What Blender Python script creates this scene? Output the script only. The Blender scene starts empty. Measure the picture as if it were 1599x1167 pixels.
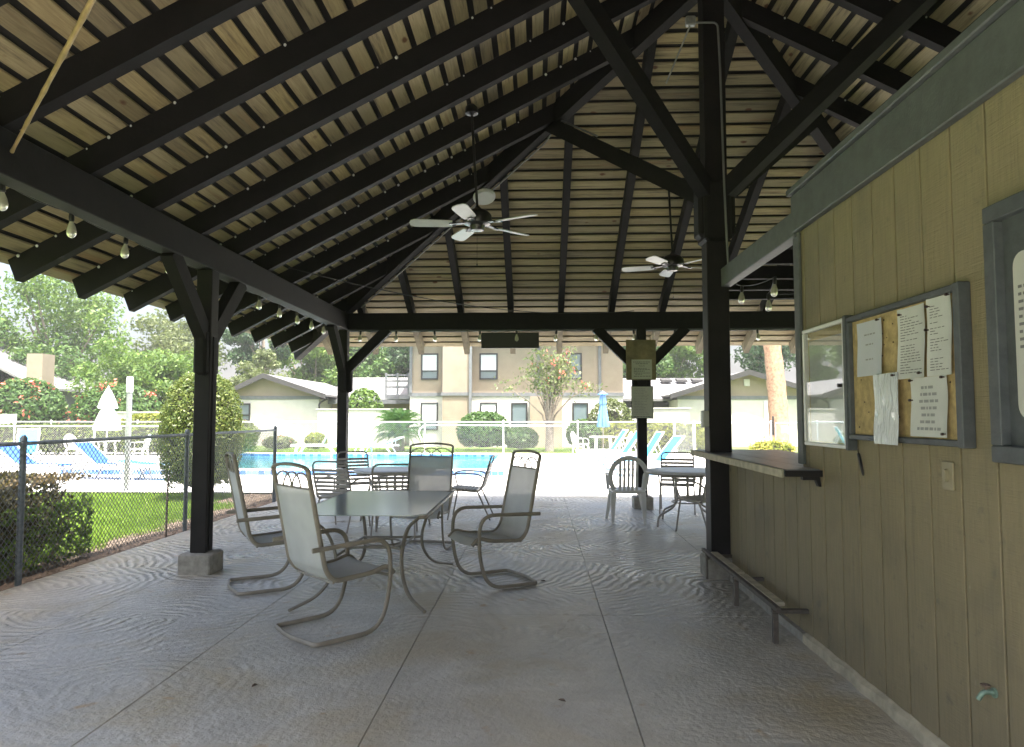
import bpy, math, random
import numpy as np
from mathutils import Vector, Matrix
random.seed(7); RNG = np.random.default_rng(7)
PI = math.pi; rad = math.radians
sc = bpy.context.scene
COL = sc.collection

# ------------------------------------------------------------------ camera, sky, sun, exposure
cam_d = bpy.data.cameras.new('camera'); cam = bpy.data.objects.new('camera', cam_d); COL.objects.link(cam)
cam.location = (0, 0, 1.45); cam.rotation_euler = (rad(90 + 3.428), 0, rad(2.034))
cam_d.sensor_width = 36; cam_d.lens = 36 * 1110 / 1599; cam_d.clip_start = 0.05; cam_d.clip_end = 2000
sc.camera = cam
SUN_EL, SUN_AZ = 72.0, 150.0           # azimuth clockwise from +Y: the sun stands behind and right of the camera
w = bpy.data.worlds.new('World'); sc.world = w; w.use_nodes = True
wn = w.node_tree.nodes; wl = w.node_tree.links
sky = wn.new('ShaderNodeTexSky'); sky.sky_type = 'NISHITA'; sky.sun_disc = False
sky.sun_elevation = rad(SUN_EL); sky.sun_rotation = rad(SUN_AZ)
sky.air_density = 1.0; sky.dust_density = 8.0; sky.ozone_density = 0.4
wn['Background'].inputs['Strength'].default_value = 0.15
wl.new(sky.outputs[0], wn['Background'].inputs[0])
sun_d = bpy.data.lights.new('sun', 'SUN'); sun_d.energy = 4.0; sun_d.angle = rad(1.0); sun_d.color = (1, .955, .88)
sun = bpy.data.objects.new('sun', sun_d); COL.objects.link(sun)
sv = Vector((math.sin(rad(SUN_AZ)) * math.cos(rad(SUN_EL)), math.cos(rad(SUN_AZ)) * math.cos(rad(SUN_EL)), math.sin(rad(SUN_EL))))
sun.rotation_euler = sv.to_track_quat('Z', 'Y').to_euler(); sun.location = (0, -5, 30)
vs = sc.view_settings; vs.view_transform = 'Standard'; vs.look = 'None'; vs.gamma = 1; vs.use_curve_mapping = False
vs.exposure = 1.95
cy = sc.cycles; cy.use_denoising = True; cy.max_bounces = 10; cy.diffuse_bounces = 6; cy.glossy_bounces = 4
cy.transmission_bounces = 6; cy.transparent_max_bounces = 12; cy.caustics_reflective = False; cy.caustics_refractive = False
cy.sample_clamp_indirect = 6

# ------------------------------------------------------------------ materials
def nmat(name):
    m = bpy.data.materials.new(name); m.use_nodes = True
    nt = m.node_tree; return m, nt, nt.nodes, nt.links, nt.nodes['Principled BSDF']
def val(n, t, sock, v): n.inputs[sock].default_value = v
def mixc(nt, fac, a, b, blend='MIX'):
    n = nt.nodes.new('ShaderNodeMix'); n.data_type = 'RGBA'; n.blend_type = blend
    for s, v in ((0, fac), (6, a), (7, b)):
        if hasattr(v, 'is_linked'): nt.links.new(v, n.inputs[s])
        elif s == 0: n.inputs[0].default_value = v
        else: n.inputs[s].default_value = (*v, 1)
    return n.outputs[2]
def math_(nt, op, a, b=None, c=None):
    n = nt.nodes.new('ShaderNodeMath'); n.operation = op
    for i, v in enumerate((a, b, c)):
        if v is None: continue
        if hasattr(v, 'is_linked'): nt.links.new(v, n.inputs[i])
        else: n.inputs[i].default_value = v
    return n.outputs[0]
def ramp(nt, src, p0, p1, v0=0., v1=1.):
    n = nt.nodes.new('ShaderNodeMapRange'); nt.links.new(src, n.inputs[0])
    for i, v in enumerate((p0, p1, v0, v1)): n.inputs[i + 1].default_value = v
    return n.outputs[0]
def noise(nt, vec, scale, detail=3, rough=.55, dist=0.):
    n = nt.nodes.new('ShaderNodeTexNoise'); n.inputs['Scale'].default_value = scale
    n.inputs['Detail'].default_value = detail; n.inputs['Roughness'].default_value = rough; n.inputs['Distortion'].default_value = dist
    if vec is not None: nt.links.new(vec, n.inputs['Vector'])
    return n.outputs[0]
def pos(nt, scale=(1, 1, 1), obj=False):
    if obj: s = nt.nodes.new('ShaderNodeTexCoord').outputs['Object']
    else: s = nt.nodes.new('ShaderNodeNewGeometry').outputs['Position']
    m = nt.nodes.new('ShaderNodeMapping'); m.inputs['Scale'].default_value = scale
    nt.links.new(s, m.inputs[0]); return m.outputs[0], m
def bump(nt, b, h, strength=.3, dist=.01):
    n = nt.nodes.new('ShaderNodeBump'); n.inputs['Strength'].default_value = strength; n.inputs['Distance'].default_value = dist
    nt.links.new(h, n.inputs['Height']); nt.links.new(n.outputs[0], b.inputs['Normal'])
def simple(name, col, rough=.6, metal=0., var=.12, scale=6., bmp=0., bscale=60., spec=.5, obj=False):
    m, nt, N, L, b = nmat(name)
    p, _ = pos(nt, obj=obj)
    f = ramp(nt, noise(nt, p, scale, 4), .3, .7)
    L.new(mixc(nt, f, tuple(c * (1 - var) for c in col), tuple(min(1, c * (1 + var)) for c in col)), b.inputs['Base Color'])
    b.inputs['Roughness'].default_value = rough; b.inputs['Metallic'].default_value = metal
    b.inputs['Specular IOR Level'].default_value = spec
    if bmp: bump(nt, b, noise(nt, p, bscale, 3), bmp, .004)
    return m
M = {}
def wood_boards(name, sc3):
    m, nt, N, L, b = nmat(name)
    oi = N.new('ShaderNodeObjectInfo'); rnd = oi.outputs['Random']
    p, mp = pos(nt, sc3)
    off = N.new('ShaderNodeCombineXYZ')
    for i, k in enumerate((37., 91., 13.)): L.new(math_(nt, 'MULTIPLY', rnd, k), off.inputs[i])
    L.new(off.outputs[0], mp.inputs['Location'])
    g = noise(nt, p, 3.2, 5, .6, 1.2)
    c = mixc(nt, ramp(nt, g, .35, .68), (.455, .375, .222), (.29, .23, .128))
    hs = N.new('ShaderNodeHueSaturation'); L.new(ramp(nt, math_(nt, 'FRACT', math_(nt, 'MULTIPLY', rnd, 7.3)), 0, 1, .55, 1.2), hs.inputs['Value']); L.new(ramp(nt, math_(nt, 'FRACT', math_(nt, 'MULTIPLY', rnd, 3.7)), 0, 1, .85, 1.15), hs.inputs['Saturation']); L.new(c, hs.inputs['Color']); c = hs.outputs[0]
    c = mixc(nt, ramp(nt, rnd, 0, 1, 0, .5), c, (.46, .40, .26))
    pk, mk_ = pos(nt, tuple(9. if q > 2 else 5. for q in sc3)); L.new(off.outputs[0], mk_.inputs['Location'])
    v = N.new('ShaderNodeTexVoronoi'); L.new(pk, v.inputs['Vector']); v.inputs['Scale'].default_value = 1.
    sel = N.new('ShaderNodeSeparateColor'); L.new(v.outputs['Color'], sel.inputs[0])
    kn = math_(nt, 'MULTIPLY', ramp(nt, math_(nt, 'ADD', v.outputs['Distance'], math_(nt, 'MULTIPLY', noise(nt, pk, 3., 3), .18)), .22, .34, .9, 0), math_(nt, 'GREATER_THAN', sel.outputs[0], .90))
    c = mixc(nt, kn, c, (.13, .045, .02))
    p2, _ = pos(nt, tuple(.35 * s for s in sc3))
    c = mixc(nt, ramp(nt, noise(nt, p2, 1.6, 4, .65), .60, .74, 0, .55), c, (.30, .13, .055))
    c = mixc(nt, ramp(nt, noise(nt, p2, 4.1, 5, .7), .52, .70, 0, .85), c, (.09, .075, .055))
    L.new(c, b.inputs['Base Color']); b.inputs['Roughness'].default_value = .75
    bump(nt, b, g, .25, .004)
    return m
M['board_y'] = wood_boards('pine boards along y', (14, .9, 14))
M['board_x'] = wood_boards('pine boards along x', (.9, 14, 14))
M['dark'] = simple('dark brown painted timber', (.0055, .0050, .0047), .75, var=.4, scale=9, bmp=.35, bscale=40, spec=.3)
M['darkpost'] = simple('dark brown painted post', (.0085, .0075, .0070), .6, var=.45, scale=5, bmp=.3, bscale=30, spec=.3)
M['tailwood'] = simple('weathered brown rafter paint', (.15, .122, .068), .7, var=.3, scale=8, bmp=.3, bscale=40)
M['felt'] = simple('roof felt', (.012, .011, .01), .9)
M['shingle'] = simple('brown shingles', (.09, .075, .06), .9, var=.3, scale=30)
M['greytrim'] = simple('slate grey trim paint', (.085, .096, .098), .6, var=.18, scale=14, bmp=.4, bscale=70)
M['greyframe'] = simple('grey board frame paint', (.066, .075, .083), .55, var=.2, scale=20, bmp=.3, bscale=70)
M['curb'] = simple('painted curb', (.44, .40, .29), .75, var=.25, scale=12, bmp=.5)
M['block'] = simple('concrete footing', (.30, .29, .25), .9, var=.25, scale=18, bmp=.8, bscale=45)
def siding():
    m, nt, N, L, b = nmat('tan rough sawn siding')
    oi = N.new('ShaderNodeObjectInfo')
    p, _ = pos(nt, (1, 8, .9)); p2, _ = pos(nt, (1, 1, 1)); p3, _ = pos(nt, (1, 3, 60))
    g = noise(nt, p, 7, 5, .65, .6)
    c = mixc(nt, ramp(nt, g, .3, .72), (.265, .222, .130), (.205, .170, .098))
    c = mixc(nt, ramp(nt, oi.outputs['Random'], 0, 1, 0, .35), c, (.25, .22, .145))
    c = mixc(nt, ramp(nt, noise(nt, p2, 1.7, 4), .5, .75, 0, .7), c, (.125, .112, .078))
    c = mixc(nt, ramp(nt, noise(nt, p2, 9., 5, .7), .60, .74, 0, .6), c, (.11, .10, .075))
    p4, _ = pos(nt, (1, 22, .7)); c = mixc(nt, ramp(nt, noise(nt, p4, 1.3, 4, .6), .55, .75, 0, .55), c, (.145, .122, .075))
    p5, _ = pos(nt, (1, 6, 2)); c = mixc(nt, ramp(nt, noise(nt, p5, 6, 5, .75), .64, .72, 0, .5), c, (.36, .33, .25))
    L.new(c, b.inputs['Base Color']); b.inputs['Roughness'].default_value = .72
    h = math_(nt, 'ADD', g, math_(nt, 'MULTIPLY', noise(nt, p3, 2.2, 3, .7), .8))
    bump(nt, b, h, .55, .006)
    return m
M['siding'] = siding()
def floor_mat(name, base, swirl=True):
    m, nt, N, L, b = nmat(name)
    p, _ = pos(nt)
    wob = N.new('ShaderNodeTexNoise'); wob.inputs['Scale'].default_value = 1.3; wob.inputs['Detail'].default_value = 2; L.new(p, wob.inputs['Vector'])
    ad = N.new('ShaderNodeVectorMath'); ad.operation = 'MULTIPLY_ADD'; L.new(wob.outputs['Color'], ad.inputs[0])
    ad.inputs[1].default_value = (.25, .25, 0); L.new(p, ad.inputs[2])
    v = N.new('ShaderNodeTexVoronoi'); v.voronoi_dimensions = '2D'; v.inputs['Scale'].default_value = .95; v.inputs['Randomness'].default_value = .9
    L.new(ad.outputs[0], v.inputs['Vector'])
    of = N.new('ShaderNodeVectorMath'); of.operation = 'MULTIPLY_ADD'; L.new(v.outputs['Color'], of.inputs[0]); of.inputs[1].default_value = (2.6, 2.6, 0); of.inputs[2].default_value = (-1.3, -1.3, 0)
    ce = N.new('ShaderNodeVectorMath'); ce.operation = 'ADD'; L.new(v.outputs['Position'], ce.inputs[0]); L.new(of.outputs[0], ce.inputs[1])
    fl = N.new('ShaderNodeVectorMath'); fl.operation = 'MULTIPLY'; L.new(ad.outputs[0], fl.inputs[0]); fl.inputs[1].default_value = (1, 1, 0)
    ds = N.new('ShaderNodeVectorMath'); ds.operation = 'DISTANCE'; L.new(ce.outputs[0], ds.inputs[0]); L.new(fl.outputs[0], ds.inputs[1])
    d = math_(nt, 'ADD', ds.outputs['Value'], math_(nt, 'MULTIPLY', noise(nt, p, 4.2, 4, .6), .15))
    wv = math_(nt, 'SINE', math_(nt, 'MULTIPLY', d, 2 * PI * 12.0))
    fine = noise(nt, p, 26, 4, .6); big = noise(nt, p, .55, 4, .6); mid = noise(nt, p, 3.2, 5, .65)
    sx = N.new('ShaderNodeSeparateXYZ'); L.new(p, sx.inputs[0])
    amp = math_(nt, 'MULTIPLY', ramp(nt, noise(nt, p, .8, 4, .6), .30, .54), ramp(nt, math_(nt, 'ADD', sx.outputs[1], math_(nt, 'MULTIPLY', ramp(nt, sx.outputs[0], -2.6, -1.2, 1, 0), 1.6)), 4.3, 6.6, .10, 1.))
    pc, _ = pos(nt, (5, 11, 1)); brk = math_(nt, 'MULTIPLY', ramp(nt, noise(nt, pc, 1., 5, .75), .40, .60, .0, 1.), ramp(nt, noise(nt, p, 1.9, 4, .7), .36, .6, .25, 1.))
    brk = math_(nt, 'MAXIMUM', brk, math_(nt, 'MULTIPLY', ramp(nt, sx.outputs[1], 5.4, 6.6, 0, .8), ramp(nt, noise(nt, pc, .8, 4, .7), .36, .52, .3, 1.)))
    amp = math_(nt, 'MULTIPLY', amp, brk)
    h = math_(nt, 'MULTIPLY', wv, amp)
    h = math_(nt, 'ADD', h, math_(nt, 'MULTIPLY', fine, .9))
    c = mixc(nt, ramp(nt, mid, .3, .7), tuple(x * .78 for x in base), tuple(x * 1.12 for x in base))
    c = mixc(nt, ramp(nt, noise(nt, p, 1.7, 5, .7, .8), .5, .7, 0, .5), c, (base[0] * .62, base[1] * .60, base[2] * .52))
    c = mixc(nt, ramp(nt, noise(nt, p, 2.3, 6, .75, 1.5), .56, .72, 0, .55), c, (.62, .63, .62))
    c = mixc(nt, ramp(nt, big, .44, .66, 0, .45), c, (base[0] * .62, base[1] * .63, base[2] * .66))
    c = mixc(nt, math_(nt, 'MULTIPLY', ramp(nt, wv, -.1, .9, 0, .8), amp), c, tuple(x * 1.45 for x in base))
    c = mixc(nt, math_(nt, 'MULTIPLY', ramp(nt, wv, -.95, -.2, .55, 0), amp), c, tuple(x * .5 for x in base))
    c = mixc(nt, ramp(nt, noise(nt, p, .9, 4, .6, .5), .50, .68, 0, .75), c, (.42, .35, .205))
    c = mixc(nt, ramp(nt, noise(nt, p, 5.5, 3, .5), .66, .76, 0, .75), c, (.38, .24, .09))
    c = mixc(nt, ramp(nt, noise(nt, p, 60, 2, .5), .70, .76, 0, .5), c, (.06, .055, .05))
    L.new(c, b.inputs['Base Color'])
    L.new(math_(nt, 'SUBTRACT', ramp(nt, mid, .3, .7, .32, .50), math_(nt, 'MULTIPLY', amp, .16)), b.inputs['Roughness']); b.inputs['Specular IOR Level'].default_value = .5
    bump(nt, b, h, 1., .014)
    return m
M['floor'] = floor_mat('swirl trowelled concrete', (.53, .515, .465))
M['deck'] = simple('pale pool deck', (.72, .71, .68), .85, var=.07, scale=1.5, bmp=.3, bscale=50)
M['joint'] = simple('dark joint filler', (.05, .047, .042), .9)
M['ground'] = simple('rough lawn ground', (.11, .17, .04), .95, var=.35, scale=3.0, bmp=.6, bscale=40)
M['soil'] = simple('brown mulch soil', (.13, .10, .075), .95, var=.5, scale=35, bmp=1., bscale=60)
M['chip'] = simple('mulch chips', (.20, .155, .115), .95, var=.5, scale=60)
M['stucco'] = simple('white stucco', (.60, .585, .55), .85, var=.05, scale=3, bmp=.5, bscale=60)
M['farwall'] = simple('tan board cladding', (.30, .25, .19), .8, var=.08, scale=2)
M['fartrim'] = simple('grey cladding trim', (.15, .16, .17), .7)
M['farroof'] = simple('grey shingle roof', (.20, .20, .205), .9, var=.2, scale=9, bmp=.5, bscale=16)
M['darkroof'] = simple('dark eave', (.05, .05, .05), .8)
M['white'] = simple('white plastic', (.78, .78, .77), .4, var=.04)
M['whitemetal'] = simple('white painted steel', (.72, .73, .73), .4, var=.06)
M['galv'] = simple('galvanised steel', (.36, .38, .39), .45, metal=.5, var=.2, scale=25)
M['galvdark'] = simple('shade darkened galvanised steel', (.14, .165, .185), .5, metal=.35, var=.3, scale=25)  # darker copy of the galvanised steel, with shade put into its colour
M['rust'] = simple('rusty rod', (.16, .12, .09), .8, var=.5, scale=30)
M['wire'] = simple('fence wire', (.12, .13, .13), .5, metal=.5)
M['bronze'] = simple('champagne bronze frame', (.28, .258, .212), .45, metal=.1, var=.15, scale=10)
M['strapframe'] = simple('taupe tube frame', (.32, .30, .265), .4, var=.12)
M['strap'] = simple('taupe vinyl strap', (.44, .415, .365), .45, var=.1)
M['rattop'] = simple('mottled pale tabletop', (.74, .75, .76), .35, var=.1, scale=40)
M['greyplastic'] = simple('greyed white resin', (.76, .77, .75), .42, var=.05, scale=6)
M['black'] = simple('black enamel', (.012, .012, .013), .35, var=.1)
M['fanblade'] = simple('pale grey fan blade', (.50, .52, .54), .4, var=.08)
M['conduit'] = simple('grey conduit', (.20, .205, .21), .45, metal=.3)
M['cable'] = simple('black cable', (.015, .015, .015), .6)
M['paper'] = simple('white paper', (.56, .58, .57), .8, var=.07)
M['paperblue'] = simple('cool white paper', (.54, .57, .63), .8, var=.04)
M['papergrey'] = simple('greyed notice', (.47, .48, .45), .6, var=.06)
M['yellowpaper'] = simple('yellowed backing paper', (.50, .42, .22), .8, var=.12, scale=12)
M['cork'] = simple('cork panel', (.44, .335, .16), .9, var=.25, scale=25, bmp=.5, bscale=120)
M['ink'] = simple('printed ink', (.16, .16, .17), .8)
M['inkpale'] = simple('faded print', (.30, .31, .32), .8)
M['pinred'] = simple('dark pins', (.03, .012, .012), .4)
M['signwood'] = simple('weathered plywood', (.19, .155, .10), .8, var=.3, scale=9)
M['bamboo'] = simple('bamboo cane', (.36, .27, .12), .5, var=.25, scale=12)
M['brass'] = simple('verdigris brass', (.20, .30, .24), .55, metal=.3, var=.3, scale=60)
M['railwood'] = simple('worn grey brown rail', (.095, .083, .07), .7, var=.35, scale=18)
M['countertop'] = simple('worn grey counter paint', (.25, .262, .265), .34, var=.15, scale=14)
M['outlet'] = simple('tan wall plate', (.27, .235, .15), .5, var=.08)
M['blue'] = simple('light blue sling', (.06, .34, .66), .7, var=.06)
M['blue2'] = simple('royal blue sling', (.035, .12, .42), .7, var=.08)
M['teal'] = simple('turquoise sling', (.12, .55, .66), .7, var=.06)
M['canvas'] = simple('white canvas', (.78, .77, .74), .85, var=.05)
M['bluecanvas'] = simple('blue canvas', (.12, .24, .48), .85, var=.12)
M['tile1'] = simple('blue pool tile', (.06, .16, .42), .25, var=.1)
M['tile2'] = simple('pale blue pool tile', (.20, .34, .60), .25, var=.1)
M['tile3'] = simple('mid blue pool tile', (.11, .24, .52), .25, var=.1)
M['basin'] = simple('aqua pool plaster', (.46, .74, .78), .7, var=.05)
M['bark'] = simple('grey bark', (.22, .19, .155), .95, var=.35, scale=12, bmp=1., bscale=25)
M['pinebark'] = simple('orange pine bark', (.36, .225, .145), .95, var=.4, scale=9, bmp=1., bscale=14)
M['pinkflower'] = simple('coral blossom', (.72, .17, .13), .7, var=.25)
M['windowdark'] = simple('dark window frame', (.03, .03, .032), .5)
def glassy(name, col, rough=.06, spec=.8, alpha=1.):
    m, nt, N, L, b = nmat(name); b.inputs['Base Color'].default_value = (*col, 1); b.inputs['Roughness'].default_value = rough
    b.inputs['Specular IOR Level'].default_value = spec; b.inputs['Alpha'].default_value = alpha
    return m
M['pane'] = glassy('window glass', (.16, .21, .23), .03, 1.)
M['blind'] = simple('white blind', (.62, .65, .68), .5, var=.04)
M['water'] = None
def water():
    m, nt, N, L, b = nmat('pool water'); p, _ = pos(nt)
    t = N.new('ShaderNodeBsdfTransparent'); t.inputs[0].default_value = (.62, .93, .97, 1)
    g = N.new('ShaderNodeBsdfGlossy'); g.inputs['Roughness'].default_value = .05
    f = N.new('ShaderNodeFresnel'); f.inputs[0].default_value = 1.33
    bp = N.new('ShaderNodeBump'); bp.inputs['Strength'].default_value = .35; bp.inputs['Distance'].default_value = .03
    L.new(noise(nt, p, 2.6, 3, .6, .6), bp.inputs['Height']); L.new(bp.outputs[0], g.inputs['Normal']); L.new(bp.outputs[0], f.inputs['Normal'])
    mx = N.new('ShaderNodeMixShader'); L.new(f.outputs[0], mx.inputs[0]); L.new(t.outputs[0], mx.inputs[1]); L.new(g.outputs[0], mx.inputs[2])
    L.new(mx.outputs[0], N['Material Output'].inputs[0]); return m
M['water'] = water()
def bulbglass():
    m, nt, N, L, b = nmat('bulb glass')
    b.inputs['Base Color'].default_value = (.86, .84, .74, 1); b.inputs['Roughness'].default_value = .12
    b.inputs['Transmission Weight'].default_value = .55; b.inputs['Specular IOR Level'].default_value = .8; return m
M['bulb'] = bulbglass()
def tabletop_glass():
    m, nt, N, L, b = nmat('obscure table glass'); p, _ = pos(nt)
    b.inputs['Base Color'].default_value = (.62, .69, .69, 1); b.inputs['Roughness'].default_value = .14
    b.inputs['Alpha'].default_value = .92; b.inputs['Specular IOR Level'].default_value = .7
    bump(nt, b, noise(nt, p, 90, 2), .06, .002); return m
M['tableglass'] = tabletop_glass()
def acrylic():
    m, nt, N, L, b = nmat('case glass'); g = N.new('ShaderNodeBsdfGlossy'); g.inputs['Roughness'].default_value = .02
    g.inputs['Color'].default_value = (.9, .93, .95, 1)
    t = N.new('ShaderNodeBsdfTransparent'); mx = N.new('ShaderNodeMixShader'); mx.inputs[0].default_value = .20
    L.new(t.outputs[0], mx.inputs[1]); L.new(g.outputs[0], mx.inputs[2]); L.new(mx.outputs[0], N['Material Output'].inputs[0]); return m
M['acrylic'] = acrylic()
def plastic_sleeve():
    m, nt, N, L, b = nmat('crumpled plastic sleeve'); p, _ = pos(nt, (1, 3, 1))
    b.inputs['Base Color'].default_value = (.58, .62, .66, 1); b.inputs['Roughness'].default_value = .16; b.inputs['Specular IOR Level'].default_value = 1.
    bump(nt, b, noise(nt, p, 7, 3, .5, 1.2), 1., .02); return m
M['sleeve'] = plastic_sleeve()
def sling():
    m, nt, N, L, b = nmat('grey mesh sling'); p, _ = pos(nt, obj=True)
    v = N.new('ShaderNodeTexChecker'); v.inputs['Scale'].default_value = 320; L.new(p, v.inputs['Vector'])
    b.inputs['Base Color'].default_value = (.46, .47, .45, 1); b.inputs['Roughness'].default_value = .65
    L.new(mixc(nt, ramp(nt, noise(nt, p, 5, 4), .35, .7), (.56, .58, .575), (.66, .68, .67)), b.inputs['Base Color'])
    b.inputs['Alpha'].default_value = .84; return m
M['sling'] = sling()
def leaf(name, a, bcol, trans=.35, rough=.5):
    m, nt, N, L, b = nmat(name); g = N.new('ShaderNodeNewGeometry')
    c = mixc(nt, g.outputs['Random Per Island'], a, bcol)
    p, _ = pos(nt); c = mixc(nt, ramp(nt, noise(nt, p, .8, 3), .4, .65, 0, .4), c, tuple(x * .6 for x in a))
    L.new(c, b.inputs['Base Color']); b.inputs['Roughness'].default_value = rough; b.inputs['Specular IOR Level'].default_value = .35
    t = N.new('ShaderNodeBsdfTranslucent'); L.new(mixc(nt, .5, c, (bcol[0] * 1.3, bcol[1] * 1.35, bcol[2] * .7)), t.inputs[0])
    mx = N.new('ShaderNodeMixShader'); mx.inputs[0].default_value = trans
    L.new(b.outputs[0], mx.inputs[1]); L.new(t.outputs[0], mx.inputs[2]); L.new(mx.outputs[0], N['Material Output'].inputs[0]); return m
M['leafA'] = leaf('bright green leaves', (.06, .135, .03), (.20, .30, .07))
M['leafB'] = leaf('mid green leaves', (.042, .105, .03), (.125, .215, .06))
M['leafC'] = leaf('dark green leaves', (.02, .055, .026), (.06, .115, .045))
M['leafD'] = leaf('olive sparse leaves', (.09, .125, .05), (.20, .24, .10))
M['leafY'] = leaf('yellow green clipped leaves', (.10, .15, .02), (.32, .34, .06))
M['leafT'] = leaf('glossy topiary leaves', (.045, .09, .02), (.20, .24, .06), .25, .4)
M['leafR'] = leaf('burgundy green leaves', (.04, .03, .018), (.11, .11, .045))
M['leafRt'] = leaf('russet shoot tips', (.12, .09, .05), (.19, .15, .08))
M['leafS'] = leaf('sago fronds', (.04, .11, .03), (.10, .20, .05))
M['grass'] = leaf('grass blades', (.12, .23, .03), (.30, .42, .08), .4)
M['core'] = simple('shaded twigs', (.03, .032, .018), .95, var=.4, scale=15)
M['flowerY'] = leaf('yellow blossoms', (.55, .42, .06), (.75, .66, .25))

# ------------------------------------------------------------------ mesh helpers
ORG = {}
class MB:
    def __init__(s): s.v = []; s.f = []; s.mi = []
    def add(s, verts, faces, m=0):
        o = len(s.v); s.v += [tuple(v) for v in verts]; s.f += [tuple(i + o for i in f) for f in faces]; s.mi += [m] * len(faces); return s
    def box(s, x0, x1, y0, y1, z0, z1, m=0):
        return s.add([(x0,y0,z0),(x1,y0,z0),(x1,y1,z0),(x0,y1,z0),(x0,y0,z1),(x1,y0,z1),(x1,y1,z1),(x0,y1,z1)],
            [(0,3,2,1),(4,5,6,7),(0,1,5,4),(1,2,6,5),(2,3,7,6),(3,0,4,7)], m)
    def bbox(s, x0, x1, y0, y1, z0, z1, b=.006):      # a box with chamfered edges
        vs_ = []; 
        for z, i in ((z0, b), (z0 + b, 0), (z1 - b, 0), (z1, b)):
            X0, X1, Y0, Y1 = x0 + i, x1 - i, y0 + i, y1 - i; c = b * .8
            vs_ += [(X0+c,Y0,z),(X1-c,Y0,z),(X1,Y0+c,z),(X1,Y1-c,z),(X1-c,Y1,z),(X0+c,Y1,z),(X0,Y1-c,z),(X0,Y0+c,z)]
        fs = [tuple(range(7, -1, -1)), tuple(range(24, 32))]
        for r in range(3):
            for k in range(8): fs.append((r*8+k, r*8+(k+1)%8, r*8+8+(k+1)%8, r*8+8+k))
        return s.add(vs_, fs)
    def hexa(s, p, m=0):                               # eight corners: lower ring of four, then upper ring
        return s.add(p, [(0,3,2,1),(4,5,6,7),(0,1,5,4),(1,2,6,5),(2,3,7,6),(3,0,4,7)], m)
    def prism(s, poly, axis, a0, a1, m=0):             # polygon in the two other axes, extruded along axis
        n = len(poly); mk = {0: lambda u, v, a: (a, u, v), 1: lambda u, v, a: (u, a, v), 2: lambda u, v, a: (u, v, a)}[axis]
        vs_ = [mk(u, v, a0) for u, v in poly] + [mk(u, v, a1) for u, v in poly]
        fs = [tuple(range(n)), tuple(range(2 * n - 1, n - 1, -1))] + [(k, (k + n), (k + 1) % n + n, (k + 1) % n) for k in range(n)]
        return s.add(vs_, fs, m)
    def beam(s, p0, p1, wd, dp, up=(0, 0, 1), m=0, taper=1.):   # rectangular bar between two points
        p0, p1 = Vector(p0), Vector(p1); d = (p1 - p0).normalized(); sd = d.cross(Vector(up))
        if sd.length < 1e-4: sd = d.cross(Vector((0, 1, 0)))
        sd.normalize(); u = sd.cross(d); a, b_ = sd * wd / 2, u * dp / 2
        return s.hexa([p0-a-b_, p0+a-b_, p0+a+b_, p0-a+b_] [0:0] or [p0-a-b_, p0+a-b_, p1+a*taper-b_*taper, p1-a*taper-b_*taper, p0-a+b_, p0+a+b_, p1+a*taper+b_*taper, p1-a*taper+b_*taper], m)
    def tube(s, path, r, n=8, ry=None, up=(0, 0, 1), closed=False, cap=True, m=0):
        P_ = [Vector(p) for p in path]; N_ = len(P_); rs = r if hasattr(r, '__len__') else [r] * N_
        k = (ry / rs[0]) if ry else 1.; vs_ = []; nrm = None
        for i, p in enumerate(P_):
            a = P_[i-1] if (i > 0 or closed) else p; c = P_[(i+1) % N_] if (i < N_-1 or closed) else p
            t = (c - a).normalized()
            if nrm is None:
                nrm = Vector(up) - t * t.dot(Vector(up))
                if nrm.length < 1e-3: nrm = Vector((0, 1, .01)) - t * t.dot(Vector((0, 1, .01)))
            else: nrm = nrm - t * t.dot(nrm)
            nrm.normalize(); bn = t.cross(nrm)
            for q in range(n):
                an = 2 * PI * (q + .5) / n; vs_.append(p + nrm * math.cos(an) * rs[i] * k + bn * math.sin(an) * rs[i])
        fs = []
        for i in range(N_ if closed else N_ - 1):
            j = (i + 1) % N_
            for q in range(n): fs.append((i*n+q, j*n+q, j*n+(q+1) % n, i*n+(q+1) % n))
        if cap and not closed: fs += [tuple(range(n)), tuple(range((N_-1)*n + n - 1, (N_-1)*n - 1, -1))]
        return s.add(vs_, fs, m)
    def lathe(s, prof, c=(0, 0, 0), n=16, m=0, star=0., k=8):
        vs_ = []; fs = []
        for (r, z) in prof:
            for q in range(n):
                a = 2 * PI * q / n; rr = r * (1 + star * math.cos(k * a)); vs_.append((c[0] + rr * math.cos(a), c[1] + rr * math.sin(a), c[2] + z))
        for i in range(len(prof) - 1):
            for q in range(n): fs.append((i*n+q, i*n+(q+1) % n, (i+1)*n+(q+1) % n, (i+1)*n+q))
        fs += [tuple(range(n-1, -1, -1)), tuple(range((len(prof)-1)*n, len(prof)*n))]
        return s.add(vs_, fs, m)
    def build(s, name, mat, parent=None, smooth=False, world=True):
        me = bpy.data.meshes.new(name)
        o_ = ORG.get(parent, Vector()) if (parent is not None and world) else Vector()
        me.from_pydata([(v[0]-o_.x, v[1]-o_.y, v[2]-o_.z) for v in s.v], [], s.f)
        for m_ in (mat if isinstance(mat, (list, tuple)) else [mat]): me.materials.append(M[m_])
        if any(s.mi): me.polygons.foreach_set('material_index', s.mi)
        if smooth: me.polygons.foreach_set('use_smooth', [True] * len(me.polygons)); me.set_sharp_from_angle(angle=rad(40))
        me.update(); ob = bpy.data.objects.new(name, me); COL.objects.link(ob)
        if parent is not None: ob.parent = parent; ORG[ob] = ORG.get(parent, Vector()) if world else Vector()
        return ob
def tag(o, label, cat, group=None):
    o['label'] = label; o['category'] = cat
    if group: o['group'] = group
    return o
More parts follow.
